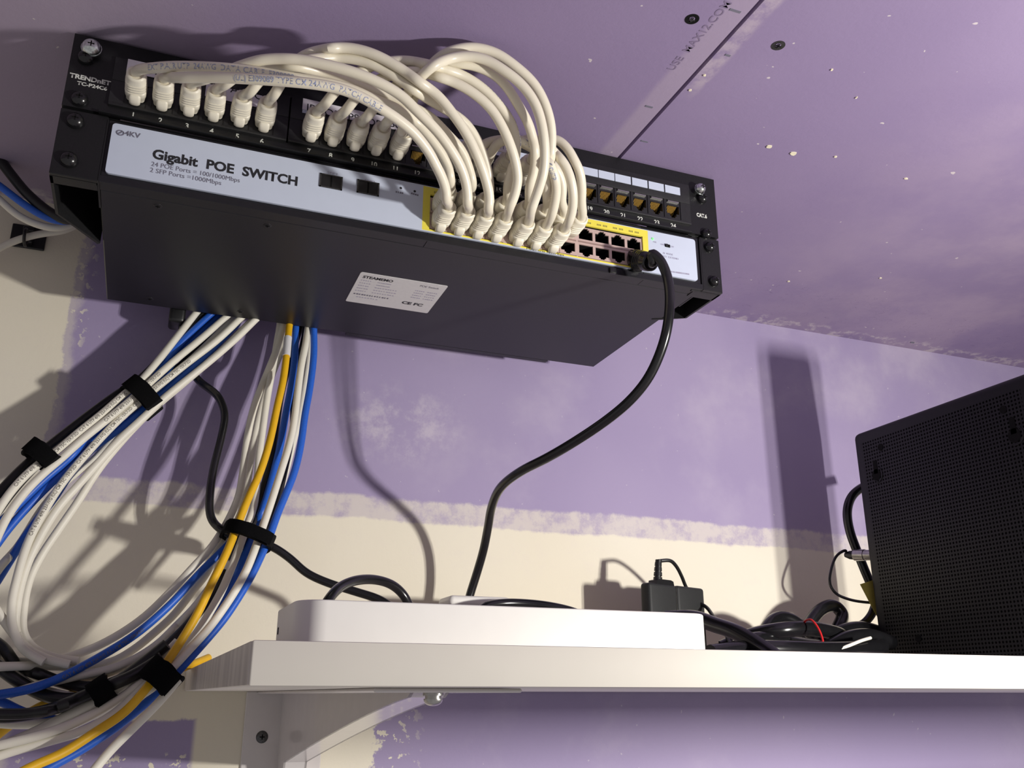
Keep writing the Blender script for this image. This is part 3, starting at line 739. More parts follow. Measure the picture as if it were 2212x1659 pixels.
# ================================================================== LOOSE CABLES
def cable(name, label, m, r, pts, y0, y1=None, rise=0, group=None, cat='network cable', mid=None, n=7, sm=2, text=None, extra=None):
    """pts traced as (u,v) or (u,v,Y); hangs at depth y0..y1 between chassis and wall"""
    P = []; N = len(pts)
    for i, p in enumerate(pts):
        f = i/(N-1)
        if len(p) == 3: Y = p[2]
        else: Y = y0+((y0 if y1 is None else y1)-y0)*f
        P.append(at(p[0], p[1], Y=min(Y, WALL-r-.0005)))
    if rise: d = (P[0]-P[1]); d.y = 0; P = [P[0]+d.normalized()*rise*.5+Vector((0, .002, rise*.6)), P[0]+d.normalized()*.008] + P
    def run_on(e, d):      # the cable runs on to the left beyond what the photo shows
        d = Vector((d.x, 0, d.z)).normalized(); return [e+d*.03, e+d*.06]
    if pts[-1][0] < -5: P = P + run_on(P[-1], P[-1]-P[-2])
    if pts[0][0] < -5: P = run_on(P[0], P[0]-P[1])[::-1] + P
    path = smooth_pts(crom(P, n), sm)
    def bld(path):
        b = MB(); b.tube(path, r, 12)
        if text or extra:
            t = thing(name, label, cat, path[0], group); b.build('jacket', m, t)
            if text:
                for (s, start, side, mm, rev) in text: wrap_text(s, r*1.15, path, start+(.06 if rev and pts[-1][0] < -5 else 0), r, t, mm, side, .85, rev=rev)
            if extra: extra(t, path)
            return t
        o = b.build(name, m); return tagk(o, label, cat, group)
    DEFER.append(dict(path=path, r=r, build=bld, pin=False, loose=True))
G1 = 'cables of the left-hand bundle'; G2 = 'cables of the middle bundle'; G3 = 'cables gathered low at the left'
R1 = .00295
TX = 'CAT 6 UTP 4PR 23AWG (UL) CM 75C VERIFIED  '
SIDE = (-.1, -.95, -.3)
cable('network_cable', 'leftmost white cable of the left bundle with grey print, held by both upper straps', M['whitecab'], R1, [(421, 679), (380, 731), (342, 779), (305, 822), (263, 856), (221, 893), (172, 932), (118, 978), (73, 1011), (32, 1052), (-4, 1102), (-45, 1175)], .203, .150, .05, G1, text=[(TX*2, .045, SIDE, M['printgrey'], True)])
cable('network_cable', 'second white cable of the left bundle, passing through the lower left strap', M['whitecab'], R1, [(481, 691), (427, 738), (378, 778), (322, 828), (278, 868), (222, 914), (175, 952), (133, 990), (95, 1022), (55, 1062), (18, 1112), (-15, 1180)], .200, .150, .05, G1, text=[(TX, .12, SIDE, M['printgrey'], True)])
cable('network_cable', 'white cable with grey print curving down outside the lower left strap', M['whitecab'], R1, [(514, 693), (468, 736), (405, 784), (340, 836), (284, 882), (242, 921), (186, 981), (133, 1045), (93, 1108), (58, 1177), (36, 1252), (25, 1305), (28, 1358), (50, 1402), (95, 1430)], .197, .150, .05, G1, text=[(TX*3, .10, SIDE, M['printgrey'], True)])
cable('network_cable', 'rightmost white cable at the top of the left bundle, then bending down steeply', M['whitecab'], R1, [(551, 691), (506, 735), (443, 789), (352, 862), (306, 906), (260, 948), (212, 1000), (170, 1047), (127, 1095), (92, 1150), (66, 1202), (48, 1252), (36, 1310), (34, 1360), (56, 1400), (100, 1424), (150, 1436)], .192, .155, .05, G1)
cable('network_cable', 'white cable along the right edge of the left bundle below the upper strap', M['whitecab'], R1, [(534, 702), (480, 756), (400, 825), (320, 893), (255, 962), (210, 1018), (166, 1087), (128, 1142), (88, 1202), (62, 1256), (50, 1320), (50, 1366), (72, 1400), (118, 1420), (170, 1428)], .200, .165, .05, G1)
cable('network_cable', 'short length of white cable crossing behind the blue one of the left bundle', M['whitecab'], R1, [(500, 690), (440, 752), (352, 832), (300, 885), (250, 945), (200, 995), (145, 1037), (90, 1100), (40, 1180), (0, 1225), (-40, 1290)], .208, .178, .04, G1)
cable('network_cable', 'bright blue cable between white ones in the left bundle', M['blue'], R1, [(500, 712), (465, 748), (411, 796), (350, 850), (297, 895), (244, 937), (195, 974), (150, 1026), (118, 1075), (60, 1150), (10, 1230), (-40, 1310)], .199, .180, .05, G1)
cable('network_cable', 'blue cable second from the left at the top of the left bundle', M['blue'], R1, [(449, 685), (396, 735), (350, 790), (300, 845), (245, 895), (196, 938), (152, 988), (95, 1036), (38, 1092), (0, 1130), (-40, 1180)], .206, .162, .05, G1)
cable('network_cable', 'darker blue cable lying right beside the other, left edge of the photo', M['blue'], R1, [(462, 690), (405, 745), (360, 800), (305, 860), (250, 905), (205, 950), (165, 995), (112, 1042), (55, 1100), (12, 1150), (-30, 1210)], .212, .168, .05, G1)
cable('network_cable', 'short blue cable showing between two white ones under the chassis', M['blue'], R1, [(495, 688), (478, 712), (440, 760), (380, 820), (320, 872), (260, 930), (210, 985)], .2145, .205, .04, G1)
cable('power_cable', 'black cable on the upper left edge of the left bundle', M['rubber'], .0034, [(434, 683), (375, 745), (300, 822), (253, 852), (190, 898), (104, 965), (57, 1003), (15, 1045), (-20, 1085), (-60, 1140)], .210, .165, .05, G1, 'cable')
cable('power_cable', 'second black cable, just under the first at the left strap', M['rubber'], .0032, [(478, 706), (430, 752), (360, 815), (285, 850), (215, 898), (120, 968), (66, 1018), (22, 1068), (-15, 1120)], .215, .172, .05, G1, 'cable')
cable('power_cable', 'glossy black cord leaving the left bundle, through the middle strap to the shelf', M['gloss'], .0033, [(392, 690, .212), (402, 760, .216), (424, 818, .212), (468, 852, .204), (486, 893, .198), (478, 946, .194), (462, 1010, .192), (453, 1073, .190), (457, 1122, .188), (487, 1150, .184), (535, 1165, .180), (586, 1180, .178), (626, 1206, .178), (661, 1237, .176), (708, 1259, .172), (771, 1279, .166), (822, 1296, .16), (870, 1330, .15)], .2, None, .02, None, 'cable')
# black appliance plug behind the switch
c = at(384, 686, Y=.212); bb = MB(); bb.box((c.x-.007, .201, c.z-H0-.008), (c.x+.006, .224, c.z-H0+.03), .003, 3); o = bb.build('plug', M['rubber']); tagk(o, 'black power plug at the back edge of the switch, above the left bundle', 'plug')
# middle bundle
cable('network_cable', 'white cable on the left edge of the middle bundle, looping away left', M['whitecab'], R1, [(611, 706), (597, 757), (570, 823), (546, 888), (532, 962), (524, 1025), (516, 1070), (500, 1110), (478, 1150), (455, 1184), (420, 1222), (371, 1275), (303, 1340), (202, 1400), (101, 1428), (0, 1424), (-40, 1410)], .200, .168, .05, G2)
def ytag(t, path):
    i = 0
    L = 0; acc = []
    for a, b2 in zip(path, path[1:]): acc.append(L); L += (b2-a).length
    tgt = at(618, 768, Y=.195); j = min(range(len(path)), key=lambda q: (path[q]-tgt).length)
    seg = path[max(j-4, 0):j+5]; bb = MB(); bb.tube(seg, .0034, 12); o = bb.build('sleeve_label', M['paper'], t); o['label'] = 'white paper sleeve'
cable('network_cable', 'yellow cable with a white sleeve, frontmost in the middle bundle', M['yellow'], R1, [(625, 704), (621, 740), (618, 775), (611, 825), (599, 877), (583, 953), (562, 1020), (541, 1066), (520, 1116), (502, 1164), (484, 1206), (456, 1263), (430, 1319), (398, 1374), (362, 1428), (320, 1482), (270, 1538), (202, 1584), (135, 1627), (67, 1657), (-10, 1700)], .192, .084, .05, G2, extra=ytag)
cable('network_cable', 'left blue cable of the middle bundle, tucked between white ones below the strap', M['blue'], R1, [(639, 706), (637, 768), (628, 841), (617, 895), (606, 960), (591, 1022), (576, 1074), (556, 1131), (538, 1176), (518, 1226), (500, 1263), (478, 1300), (450, 1345), (415, 1395), (380, 1435), (345, 1470)], .205, .142, .05, G2)
cable('network_cable', 'right-hand blue cable of the middle bundle, bowing out to the right', M['blue'], R1, [(678, 711), (678, 768), (669, 841), (659, 895), (650, 960), (636, 1020), (618, 1066), (599, 1112), (583, 1157), (566, 1196), (545, 1240), (521, 1281), (486, 1334), (452, 1375), (419, 1412), (380, 1455), (330, 1506), (286, 1543), (236, 1581), (168, 1624), (110, 1656), (40, 1700)], .198, .100, .05, G2)
cable('network_cable', 'white cable between the two blue ones of the middle bundle', M['whitecab'], R1, [(664, 715), (660, 745), (651, 789), (643, 850), (634, 920), (622, 970), (610, 1008), (595, 1056), (578, 1108), (564, 1148), (552, 1182), (534, 1228), (508, 1276), (473, 1328), (446, 1363), (410, 1402), (370, 1445), (330, 1485), (290, 1510)], .199, .108, .05, G2)
cable('network_cable', 'white cable just right of the yellow one below the middle strap', M['whitecab'], R1, [(600, 730), (590, 790), (577, 860), (567, 930), (560, 980), (556, 1030), (549, 1090), (535, 1132), (522, 1168), (505, 1214), (479, 1276), (451, 1326), (428, 1363), (392, 1408), (350, 1450), (300, 1480), (245, 1518), (160, 1562), (80, 1590), (-10, 1612)], .203, .106, .05, G2)
cable('network_cable', 'second thin-looking white cable beside the right blue one under the chassis', M['whitecab'], R1, [(672, 718), (667, 778), (658, 835), (646, 905), (634, 952), (622, 1000), (608, 1050), (588, 1112)], .209, .196, .04, G2)
cable('network_cable', 'shadowed white cable right behind the left edge of the middle bundle', M['whitecab'], R1, [(607, 760), (580, 830), (562, 890), (549, 950), (539, 1016), (532, 1058), (520, 1110), (495, 1155), (466, 1190), (448, 1236), (417, 1276), (376, 1328), (332, 1368), (290, 1402), (240, 1430), (170, 1441), (90, 1438), (0, 1440), (-40, 1440)], .212, .160, .04, G2)
cable('network_cable', 'blue cable swinging left from the middle strap across the white loops', M['blue'], R1, [(560, 1120), (520, 1150), (480, 1190), (434, 1235), (408, 1263), (371, 1303), (303, 1363), (236, 1407), (135, 1462), (67, 1488), (0, 1500), (-50, 1508)], .190, .140, 0, G2, text=[(TX, .05, SIDE, M['printgrey'], True)])
cable('power_cable', 'thin black cable behind the right blue one of the middle bundle', M['rubber'], .0022, [(660, 709), (648, 768), (639, 823), (633, 870), (632, 920), (628, 960), (616, 1016), (603, 1074), (588, 1120), (570, 1160), (540, 1210), (500, 1270)], .207, .170, .05, G2, 'cable')
cable('power_cable', 'thicker black cable in the shade between the yellow and blue ones', M['rubber'], .0034, [(648, 705), (625, 780), (606, 850), (597, 910), (590, 960), (585, 1000), (574, 1040), (561, 1085), (545, 1128), (515, 1180), (480, 1250), (440, 1310), (385, 1372), (337, 1415), (286, 1449), (240, 1478), (190, 1506), (120, 1532), (50, 1542), (-30, 1542)], .214, .120, .05, G2, 'cable')
cable('network_cable', 'pale cable crossing from under the yellow one to the lower strap', M['whitecab'], R1, [(520, 1180), (478, 1235), (452, 1270), (420, 1312), (383, 1350), (340, 1392), (290, 1424), (236, 1446), (160, 1462), (90, 1478), (20, 1500)], .178, .150, 0, G2)
# low left gathering
cable('network_cable', 'white cable curving in from the left edge to join the lower loops', M['whitecab'], R1, [(-40, 1270), (-6, 1320), (18, 1354), (42, 1384), (70, 1408), (110, 1426), (150, 1436)], .158, .162, 0, G3)
cable('network_cable', 'white cable nearest the lower left strap, lit bright at the photo edge', M['whitecab'], R1, [(384, 1385), (330, 1440), (270, 1478), (212, 1514), (135, 1550), (67, 1584), (0, 1612), (-40, 1630)], .138, .125, 0, G3)
cable('network_cable', 'white cable with grey print just below the small lower strap', M['whitecab'], R1, [(350, 1440), (296, 1478), (236, 1526), (152, 1568), (80, 1594), (0, 1622), (-40, 1640)], .134, .128, 0, G3, text=[(TX, .02, SIDE, M['printgrey'], True)])
cable('network_cable', 'white cable hugging the underside of the low group', M['whitecab'], R1, [(360, 1440), (308, 1486), (255, 1535), (190, 1575), (110, 1600), (30, 1622), (-40, 1645)], .122, .108, 0, G3)
cable('network_cable', 'single white cable dropping to the bottom edge right of the blue one', M['whitecab'], R1, [(385, 1468), (344, 1516), (286, 1574), (236, 1624), (190, 1680)], .112, .100, 0, G3)
cable('network_cable', 'white cable of the lower loops running level above the black ones', M['whitecab'], R1, [(500, 1215), (448, 1280), (400, 1335), (340, 1395), (270, 1440), (200, 1462), (120, 1470), (40, 1455), (-20, 1425)], .165, .168, 0, G3)
cable('network_cable', 'white cable showing between the black cables at the lower left', M['whitecab'], R1, [(-30, 1398), (20, 1448), (70, 1482), (130, 1500), (190, 1510)], .172, .150, 0, G3)
cable('network_cable', 'white cable peeking out below the thick black one at the left edge', M['whitecab'], R1, [(240, 1520), (170, 1548), (100, 1562), (40, 1565), (-30, 1560)], .140, .150, 0, G3)
cable('power_cable', 'upper of the thick black cables coming in at the lower left', M['rubber'], .0038, [(-30, 1372), (10, 1402), (38, 1440), (85, 1456), (133, 1474), (186, 1484), (230, 1480), (290, 1450), (345, 1408)], .176, .140, 0, G3, 'cable')
cable('power_cable', 'thick black cable sagging below the level white loop', M['rubber'], .0040, [(-30, 1422), (8, 1450), (42, 1474), (95, 1502), (150, 1510), (200, 1500), (255, 1472), (310, 1432), (360, 1392)], .168, .132, 0, G3, 'cable')
cable('power_cable', 'lowest thick black cable, passing through the small lower strap', M['rubber'], .0040, [(-40, 1548), (20, 1548), (80, 1540), (135, 1524), (185, 1502), (230, 1484), (290, 1458), (350, 1420)], .130, .128, 0, G3, 'cable')
cable('network_cable', 'second yellow cable, mostly hidden behind the lower straps', M['yellow'], R1, [(450, 1421, .205), (421, 1433, .19), (360, 1455, .17), (300, 1474, .165), (240, 1482, .165), (176, 1494, .160), (130, 1508, .160), (90, 1524, .162), (40, 1554, .166), (0, 1584, .17), (-40, 1615, .175)], .2, None, 0, G3)
cable('network_cable', 'blue cable end showing below the swinging blue one at the left edge', M['blue'], R1, [(-40, 1512), (0, 1515), (40, 1534), (85, 1550), (130, 1556)], .155, .145, 0, G3)
# cables leaving to the left above the bundles
G4 = 'cables running off to the left behind the rack'
cable('power_cable', 'thick black cable entering behind the left end of the rack', M['rubber'], .0042, [(-40, 285), (0, 345), (30, 385), (60, 420), (112, 462), (150, 475), (190, 450)], .190, .180, 0, G4, 'cable')
cable('network_cable', 'blue cable beside the black one, left of the rack', M['blue'], R1, [(-40, 375), (0, 402), (50, 440), (105, 472), (150, 478), (190, 455)], .186, .184, 0, G4)
cable('network_cable', 'upper white cable curving behind the left end of the rack', M['whitecab'], R1, [(-40, 395), (0, 432), (40, 466), (90, 488), (135, 492), (180, 470), (200, 440)], .196, .196, 0, G4)
cable('network_cable', 'lower white cable passing over the square tie mount on the wall', M['whitecab'], R1, [(-40, 565), (0, 535), (45, 516), (90, 505), (138, 498), (175, 480), (200, 450)], .226, .226, 0, G4)
# tie mount
c = at(62, 514, Y=WALL); t = thing('cable_tie_mount', 'square black adhesive tie mount on the wall holding a white cable', 'cable mount', c)
x, z = c.x, c.z-H0
b = MB(); b.box((x-.0135, WALL-.0028, z-.0105), (x+.0135, WALL-.0002, z+.0105), .0006, 1); b.box((x-.0045, WALL-.008, z+.003), (x+.0045, WALL-.0026, z+.0075), .0008, 1); b.box((x-.0045, WALL-.008, z-.0075), (x+.0045, WALL-.0026, z-.003), .0008, 1); b.build('base', M['blackplastic'], t)
c2 = at(57, 513, Y=.226); b = MB(); pts = [c2+Vector((-.0005+.0*k, math.cos(a)*.0085, math.sin(a)*.0065)) for k, a in enumerate([i*math.pi/10 for i in range(21)])]; b.tube(pts, .0013, 8, False); b.build('cable_tie', M['blackplastic'], t)

# ------------------------------------------------------------------ straps
def pix(p):
    d = p-CAM; w = d.dot(fw); return 1106+FPX*d.dot(RT)/w, 829.5-FPX*d.dot(UP)/w
def strap(label, p1, p2, Y, wpx, depth, mat_=None, tail=True, twist=0):
    ux, uy = p2[0]-p1[0], p2[1]-p1[1]; ll = math.hypot(ux, uy); ux /= ll; uy /= ll; ys_ = []
    for dd in LOOSE:
        for q in dd['path']:
            u_, v_ = pix(q); s_ = (u_-p1[0])*ux+(v_-p1[1])*uy; w_ = -(u_-p1[0])*uy+(v_-p1[1])*ux
            if -2 < s_ < ll+2 and abs(w_) < wpx*.5 and abs(q.y-Y) < .045: ys_.append((q.y-dd['r'], q.y+dd['r']))
    if ys_:
        lo_, hi_ = min(a_ for a_, b_ in ys_)-.0008, max(b_ for a_, b_ in ys_)+.0008
        hi_ = min(hi_, WALL-.002); Y = (lo_+hi_)/2; depth = (hi_-lo_)/2*1.12
    A = at(*p1, Y=Y); B = at(*p2, Y=Y+twist); c = (A+B)/2; a = (B-A)/2
    d = a.normalized(); ax = d.cross(Vector((0, 1, 0))).normalized(); n = ax.cross(d).normalized()
    sc = (at(p1[0]+1, p1[1], Y=Y)-at(p1[0], p1[1], Y=Y)).length; w = wpx*sc/2
    t = thing('hook_and_loop_strap', label, 'strap', c, 'black straps round the cable bundles')
    b = MB(); N = 40; outer = []; inner = []
    for k in range(N):
        q = k*2*math.pi/N; e = .72
        cx = math.copysign(abs(math.cos(q))**e, math.cos(q)); cy = math.copysign(abs(math.sin(q))**e, math.sin(q))
        wob = 1+.03*math.sin(5*q+p1[0])
        outer.append(a*cx*wob + n*cy*depth*wob); inner.append(a*cx*.9*wob+n*cy*depth*.86*wob)
    rings = []
    for off in (-w, w):
        rings.append([b.bm.verts.new(c+o_+ax*(off+.0008*math.sin(k*.9))) for k, o_ in enumerate(outer)]); rings.append([b.bm.verts.new(c+o_+ax*off*.98) for o_ in inner])
    for k in range(N):
        j = (k+1) % N
        b.bm.faces.new((rings[0][k], rings[0][j], rings[2][j], rings[2][k])); b.bm.faces.new((rings[1][k], rings[3][k], rings[3][j], rings[1][j]))
        b.bm.faces.new((rings[0][k], rings[1][k], rings[1][j], rings[0][j])); b.bm.faces.new((rings[2][k], rings[2][j], rings[3][j], rings[3][k]))
    b.build('band', M['velcro'], t)
    if tail:
        b = MB(); P = []
        for k in range(9):
            q = -2.6+k*.22; P.append(c + a*math.copysign(abs(math.cos(q))**.72, math.cos(q))*1.07 + n*math.copysign(abs(math.sin(q))**.72, math.sin(q))*depth*1.12)
        rr = []
        for p in P: rr.append([b.bm.verts.new(p-ax*w*.97), b.bm.verts.new(p+ax*w*.97)])
        for q0, q1 in zip(rr, rr[1:]): b.bm.faces.new((q0[0], q0[1], q1[1], q1[0]))
        g = bmesh.ops.solidify(b.bm, geom=b.bm.faces[:], thickness=.0009)
        b.build('overlapping_end', M['velcro'], t)
    return t
LOOSE = [d for d in flush() if not d['pin']]
strap('upper black strap around the left bundle, below the switch', (275, 829), (338, 891), .198, 40, .0105)
strap('lower black strap on the left bundle, near the left photo edge', (62, 964), (122, 1012), .166, 42, .0090)
strap('black strap around the middle bundle, pinning the black cord as well', (482, 1142), (587, 1182), .184, 28, .0125)
strap('black strap over the yellow and blue cables beside the shelf end', (316, 1434), (378, 1489), .120, 56, .0130)
strap('small ragged black strap on the lowest black cables', (205, 1468), (238, 1520), .134, 46, .0095)

DEFER.clear()
# ================================================================== SHELF AND BRACKET
ZS, ZSB, YF, XS = -.3871, -.4029, -.2061, -.1198
t = thing('shelf', 'long white shelf board across the lower part of the wall', 'shelf', V(.4, .02, ZSB))
b = MB(); b.box((XS, YF, ZSB), (1.05, WALL-.0005, ZS), .0006, 2); b.build('board', M['shelf'], t)
b = MB(); b.box((XS-.0006, YF+.0015, ZSB+.0004), (XS+.0002, WALL-.001, ZS-.0004)); o = b.build('end_banding', M['shelfend'], t, False); o['label'] = 'greyish streaked end face'
t = thing('shelf_bracket', 'white enamelled metal bracket under the left end of the shelf', 'bracket', V(-.03, WALL, -.56))
bx0, bx1 = at(560, 1560, Y=WALL).x-.012, at(660, 1640, Y=WALL).x+.012
b = MB(); b.box((bx0, WALL-.0022, -.60), (bx1, WALL-.0002, ZSB), .0008, 1); b.build('wall_plate', M['brk'], t)
wx = (bx0+bx1)/2+.003
tip = at(955, 1500, z=ZSB); 
YT = -.150
wxx = tip.x
b = MB(); b.box((bx0+.008, YT-.012, ZSB-.002), (bx1+.012, WALL-.002, ZSB-.0002), .0007, 1); b.build('top_plate', M['brk'], t)
prof = []
N = 16
for k in range(N+1):
    f = k/N; y = YT+.01+(WALL-.035-(YT+.01))*f; prof.append((y, ZSB-.004-.048*f**1.15))
w0, w1 = wx-.006, wx+.012
poly = [(WALL-.002, ZSB-.0018), (YT+.005, ZSB-.0018)] + prof + [(WALL-.026, -.475), (WALL-.020, -.60), (WALL-.002, -.60)]
b = MB(); b.prism(poly, 'x', w0, w0+.0016); b.prism(poly, 'x', w1-.0016, w1)
for i in range(1, len(poly)-2):
    a_, c_ = poly[i], poly[i+1]
    vs = [b.bm.verts.new(V(w0, *a_)), b.bm.verts.new(V(w1, *a_)), b.bm.verts.new(V(w1, *c_)), b.bm.verts.new(V(w0, *c_))]; b.bm.faces.new(vs)
b.build('gusset', M['brk'], t, ang=20)
c = V(wx+.003, YT, ZSB-.002); bb = MB(); bb.cyl(c, c-Vector((0, 0, .0012)), .0046, .0046, 24); bb.cyl(c-Vector((0, 0, .0012)), c-Vector((0, 0, .0030)), .0036, .0036, 24); bb.dome(c-Vector((0, 0, .0030)), (0, 0, -1), .0042, .0026, 24); o = bb.build('bolt', M['steel'], t); o['label'] = 'bright steel bolt head'
c = at(566, 1592, Y=WALL-.0022); bb = MB(); bb.dome(c, (0, -1, 0), .0048, .0014, 24); o = bb.build('screw', M['darksteel'], t)
bb = MB(); q = c-Vector((0, .0016, H0)); bb.box((q.x-.002, q.y-.0002, q.z-.0004), (q.x+.002, q.y+.0006, q.z+.0004)); bb.box((q.x-.0004, q.y-.0002, q.z-.002), (q.x+.0004, q.y+.0006, q.z+.002)); bb.build('cross_recess', M['void'], o)
c = at(537, 1593, Y=WALL); bb = MB(); bb.prism([(c.x+.0026*math.cos(k*math.pi/6)*random.uniform(.8, 1.15), c.z-H0+.0026*math.sin(k*math.pi/6)) for k in range(12)], 'y', WALL-.0006, WALL+.001); o = bb.build('anchor_hole', M['void']); tagk(o, 'small dark drill hole in the wall beside the bracket screw', 'hole')

# ================================================================== THINGS ON THE SHELF
t = thing('white_box', 'slim white metal box with rounded corners standing at the front of the shelf', 'electronics box', V(.01, -.11, ZS))
X0, X1, Y0, Y1, ZB1, ZT1 = -.0965, .1125, -.150, -.077, ZS+.0003, -.3665
def rrect(x0, x1, y0, y1, r, n=8):
    P = []
    for cx, cy, a0 in ((x1-r, y1-r, 0), (x0+r, y1-r, 90), (x0+r, y0+r, 180), (x1-r, y0+r, 270)):
        P += [(cx+r*math.cos(math.radians(a0+90*k/n)), cy+r*math.sin(math.radians(a0+90*k/n))) for k in range(n+1)]
    return P
b = MB(); secs = []
for ins, z in ((.0008, ZB1), (0, ZB1+.0008), (0, ZT1-.0008), (.0003, ZT1-.0003), (.001, ZT1)): secs.append([V(px_, py_, z) for px_, py_ in rrect(X0+ins, X1-ins, Y0+ins, Y1-ins, .013-ins)])
b.loft(secs); b.build('housing', M['box'], t, ang=40)
c = at(601, 1363, X=X0); b = MB(); b.box((X0-.0002, c.y-.0012, c.z-H0-.0016), (X0+.0005, c.y+.0012, c.z-H0+.0016)); b.build('lock_slot', M['void'], t, False)
# adapter
p1 = at(1403, 1257, Y=.170); zt = p1.z-H0; p2 = at(1521, 1271, z=zt); 
ex = (p2-p1); ex.z = 0; L_ = ex.length; ex.normalize(); ey = Vector((-ex.y, ex.x, 0))
Ma = Matrix(((ex.x, ey.x, 0, p1.x), (ex.y, ey.y, 0, p1.y), (0, 0, 1, ZS+H0), (0, 0, 0, 1)))
hh = zt-ZS; t = thing('power_adapter', 'dark grey plug-in power adapter standing upright on the shelf near the wall', 'power adapter', Vector((p1.x, p1.y, ZS+H0)))
fm = L_*.49
b = MB(); b.box((0, 0, .0002), (fm-.0003, .012, hh), .003, 3, Ma); b.build('rear_shell', M['adapter'], t)
b = MB(); b.box((fm+.0003, -.0002, .0002), (L_, .0122, hh), .003, 3, Ma); b.build('front_shell', M['adapter'], t)
b = MB(); b.box((fm-.0004, .0012, .002), (fm+.0004, .011, hh-.001), 0, 2, Ma); b.build('seam', M['steel'], t)
b = MB(); b.loft([[Ma @ Vector((L_*.30+sx*w_, .0062+sy*.005, hh+z_)) for sx, sy in ((-1, -1), (1, -1), (1, 1), (-1, 1))] for w_, z_ in ((.0125, -.001), (.0115, .003), (.008, .004))]); b.build('collar', M['blackplastic'], t)
b = MB(); cb = Ma @ Vector((L_*.24, .0062, hh+.003)); 
for k in range(4): b.tube([cb+Vector((.0004*k, 0, .0045*k)), cb+Vector((.0004*k+.0003, 0, .0045*k+.0032))], [.0042-.0003*k, .0040-.0003*k], 14)
b.tube([cb, cb+Vector((.002, 0, .019))], .0030, 12); b.build('strain_relief', M['rubber'], t)
e0 = cb+Vector((.002, 0, .018))
pts = [e0, at(1447, 1211, Y=.182), at(1460, 1222, Y=.186), at(1473, 1246, Y=.194), at(1482, 1268, Y=.20), at(1500, 1296, Y=.20), at(1524, 1310, Y=.19), at(1540, 1330, Y=.17), at(1560, 1355, Y=.14), V(at(1580, 1380, Y=.1).x, .09, ZS+.004)]
b = MB(); b.tube(smooth_pts(crom(pts, 6), 1), .0017, 10); b.build('cord', M['rubber'], t)
# power strip behind the white box
c = at(1015, 1291, Y=.185); c0 = at(958, 1300, Y=.185); c1 = at(1090, 1300, Y=.185)
t = thing('power_strip', 'white rounded power strip lying on the shelf behind the white box', 'power strip', V(c.x, .185, ZS))
b = MB(); b.box((c0.x-.02, .165, ZS+.0004), (c1.x+.10, .208, c.z-H0-.008), .004, 3); b.build('body', M['box'], t)
b = MB(); b.box((c0.x, .168, c.z-H0-.0082), (c1.x, .202, c.z-H0), .005, 4); b.build('raised_cap', M['box'], t)
# black cord lying on and behind the box
cable('power_cable', 'black cord arching up from behind the left part of the white box', M['gloss'], .0033, [(690, 1330, .02), (712, 1292, .03), (735, 1268, .045), (768, 1254, .06), (810, 1252, .075), (848, 1264, .085), (872, 1286, .09), (888, 1318, .09)], .05, None, 0, None, 'cable')
cable('power_cable', 'black cord lying level just over the middle of the white box', M['gloss'], .0036, [(1010, 1345, .14), (1045, 1312, .145), (1085, 1303, .15), (1140, 1304, .15), (1190, 1310, .145), (1240, 1322, .14), (1300, 1350, .12)], .15, None, 0, None, 'cable')
# heap of black cable
GH = 'black cables heaped between the white box and the router'
def hp(label, r, pts, m='gloss', name='power_cable', cat='cable'):
    P = []
    for p in pts:
        q = at(p[0], p[1], Y=p[2]); 
        if q.z < ZS+H0+r: q.z = ZS+H0+r+.0005
        P.append(q)
    b = MB(); b.tube(smooth_pts(crom(P, 8), 2), r, 14); o = b.build(name, M[m]); return tagk(o, label, cat, GH if m == 'gloss' else None)
hp('black cord sloping down to the right from behind the white box', .0062, [(1440, 1335, .12), (1500, 1335, .10), (1545, 1350, .08), (1590, 1366, .06), (1640, 1395, .04), (1680, 1425, .02)])
hp('long black coil lying flat with bright reflections', .0065, [(1560, 1400, .13), (1620, 1374, .12), (1680, 1362, .10), (1740, 1358, .10), (1790, 1364, .11), (1822, 1378, .13), (1810, 1396, .15), (1750, 1395, .13), (1690, 1386, .11), (1632, 1382, .10), (1590, 1400, .10)])
hp('black coil lying lowest against the shelf edge', .0065, [(1535, 1412, .04), (1620, 1402, .05), (1700, 1402, .05), (1780, 1404, .06), (1860, 1402, .08), (1905, 1396, .10)])
hp('small low hump of black cable left of the tall loop', .0060, [(1645, 1385, .16), (1660, 1350, .165), (1685, 1334, .17), (1712, 1340, .17), (1735, 1356, .17), (1765, 1378, .16)])
hp('second low hump of black cable behind the first', .0055, [(1655, 1392, .185), (1668, 1362, .185), (1692, 1347, .185), (1716, 1354, .185), (1738, 1370, .18)])
hp('tall black loop standing up above the heap', .0062, [(1732, 1385, .19), (1752, 1342, .19), (1776, 1315, .19), (1803, 1309, .19), (1819, 1326, .188), (1812, 1352, .18), (1796, 1380, .17)])
hp('black cable mass close to the foot of the router', .0070, [(1770, 1392, .14), (1815, 1366, .145), (1860, 1358, .15), (1900, 1368, .155), (1935, 1385, .16)])
hp('second black cable beside the foot of the router', .0065, [(1790, 1398, .10), (1835, 1378, .105), (1880, 1374, .11), (1925, 1388, .12)])
hp('thin red twist tie looped over the black coil', .0009, [(1733, 1348, .10), (1740, 1341, .095), (1750, 1338, .09), (1760, 1346, .085), (1770, 1362, .08), (1777, 1382, .075), (1778, 1400, .07), (1777, 1412, .065)], 'red', 'twist_tie', 'twist tie')
hp('thin white wire lying beside the heap near the router', .0014, [(1815, 1402, .06), (1840, 1392, .065), (1860, 1384, .07), (1880, 1378, .08)], 'whitecab', 'wire', 'wire')
hp('short orange wire lying under the white one near the router', .0020, [(1820, 1413, .09), (1845, 1405, .10), (1868, 1397, .105), (1890, 1389, .11)], 'orange', 'wire', 'wire')
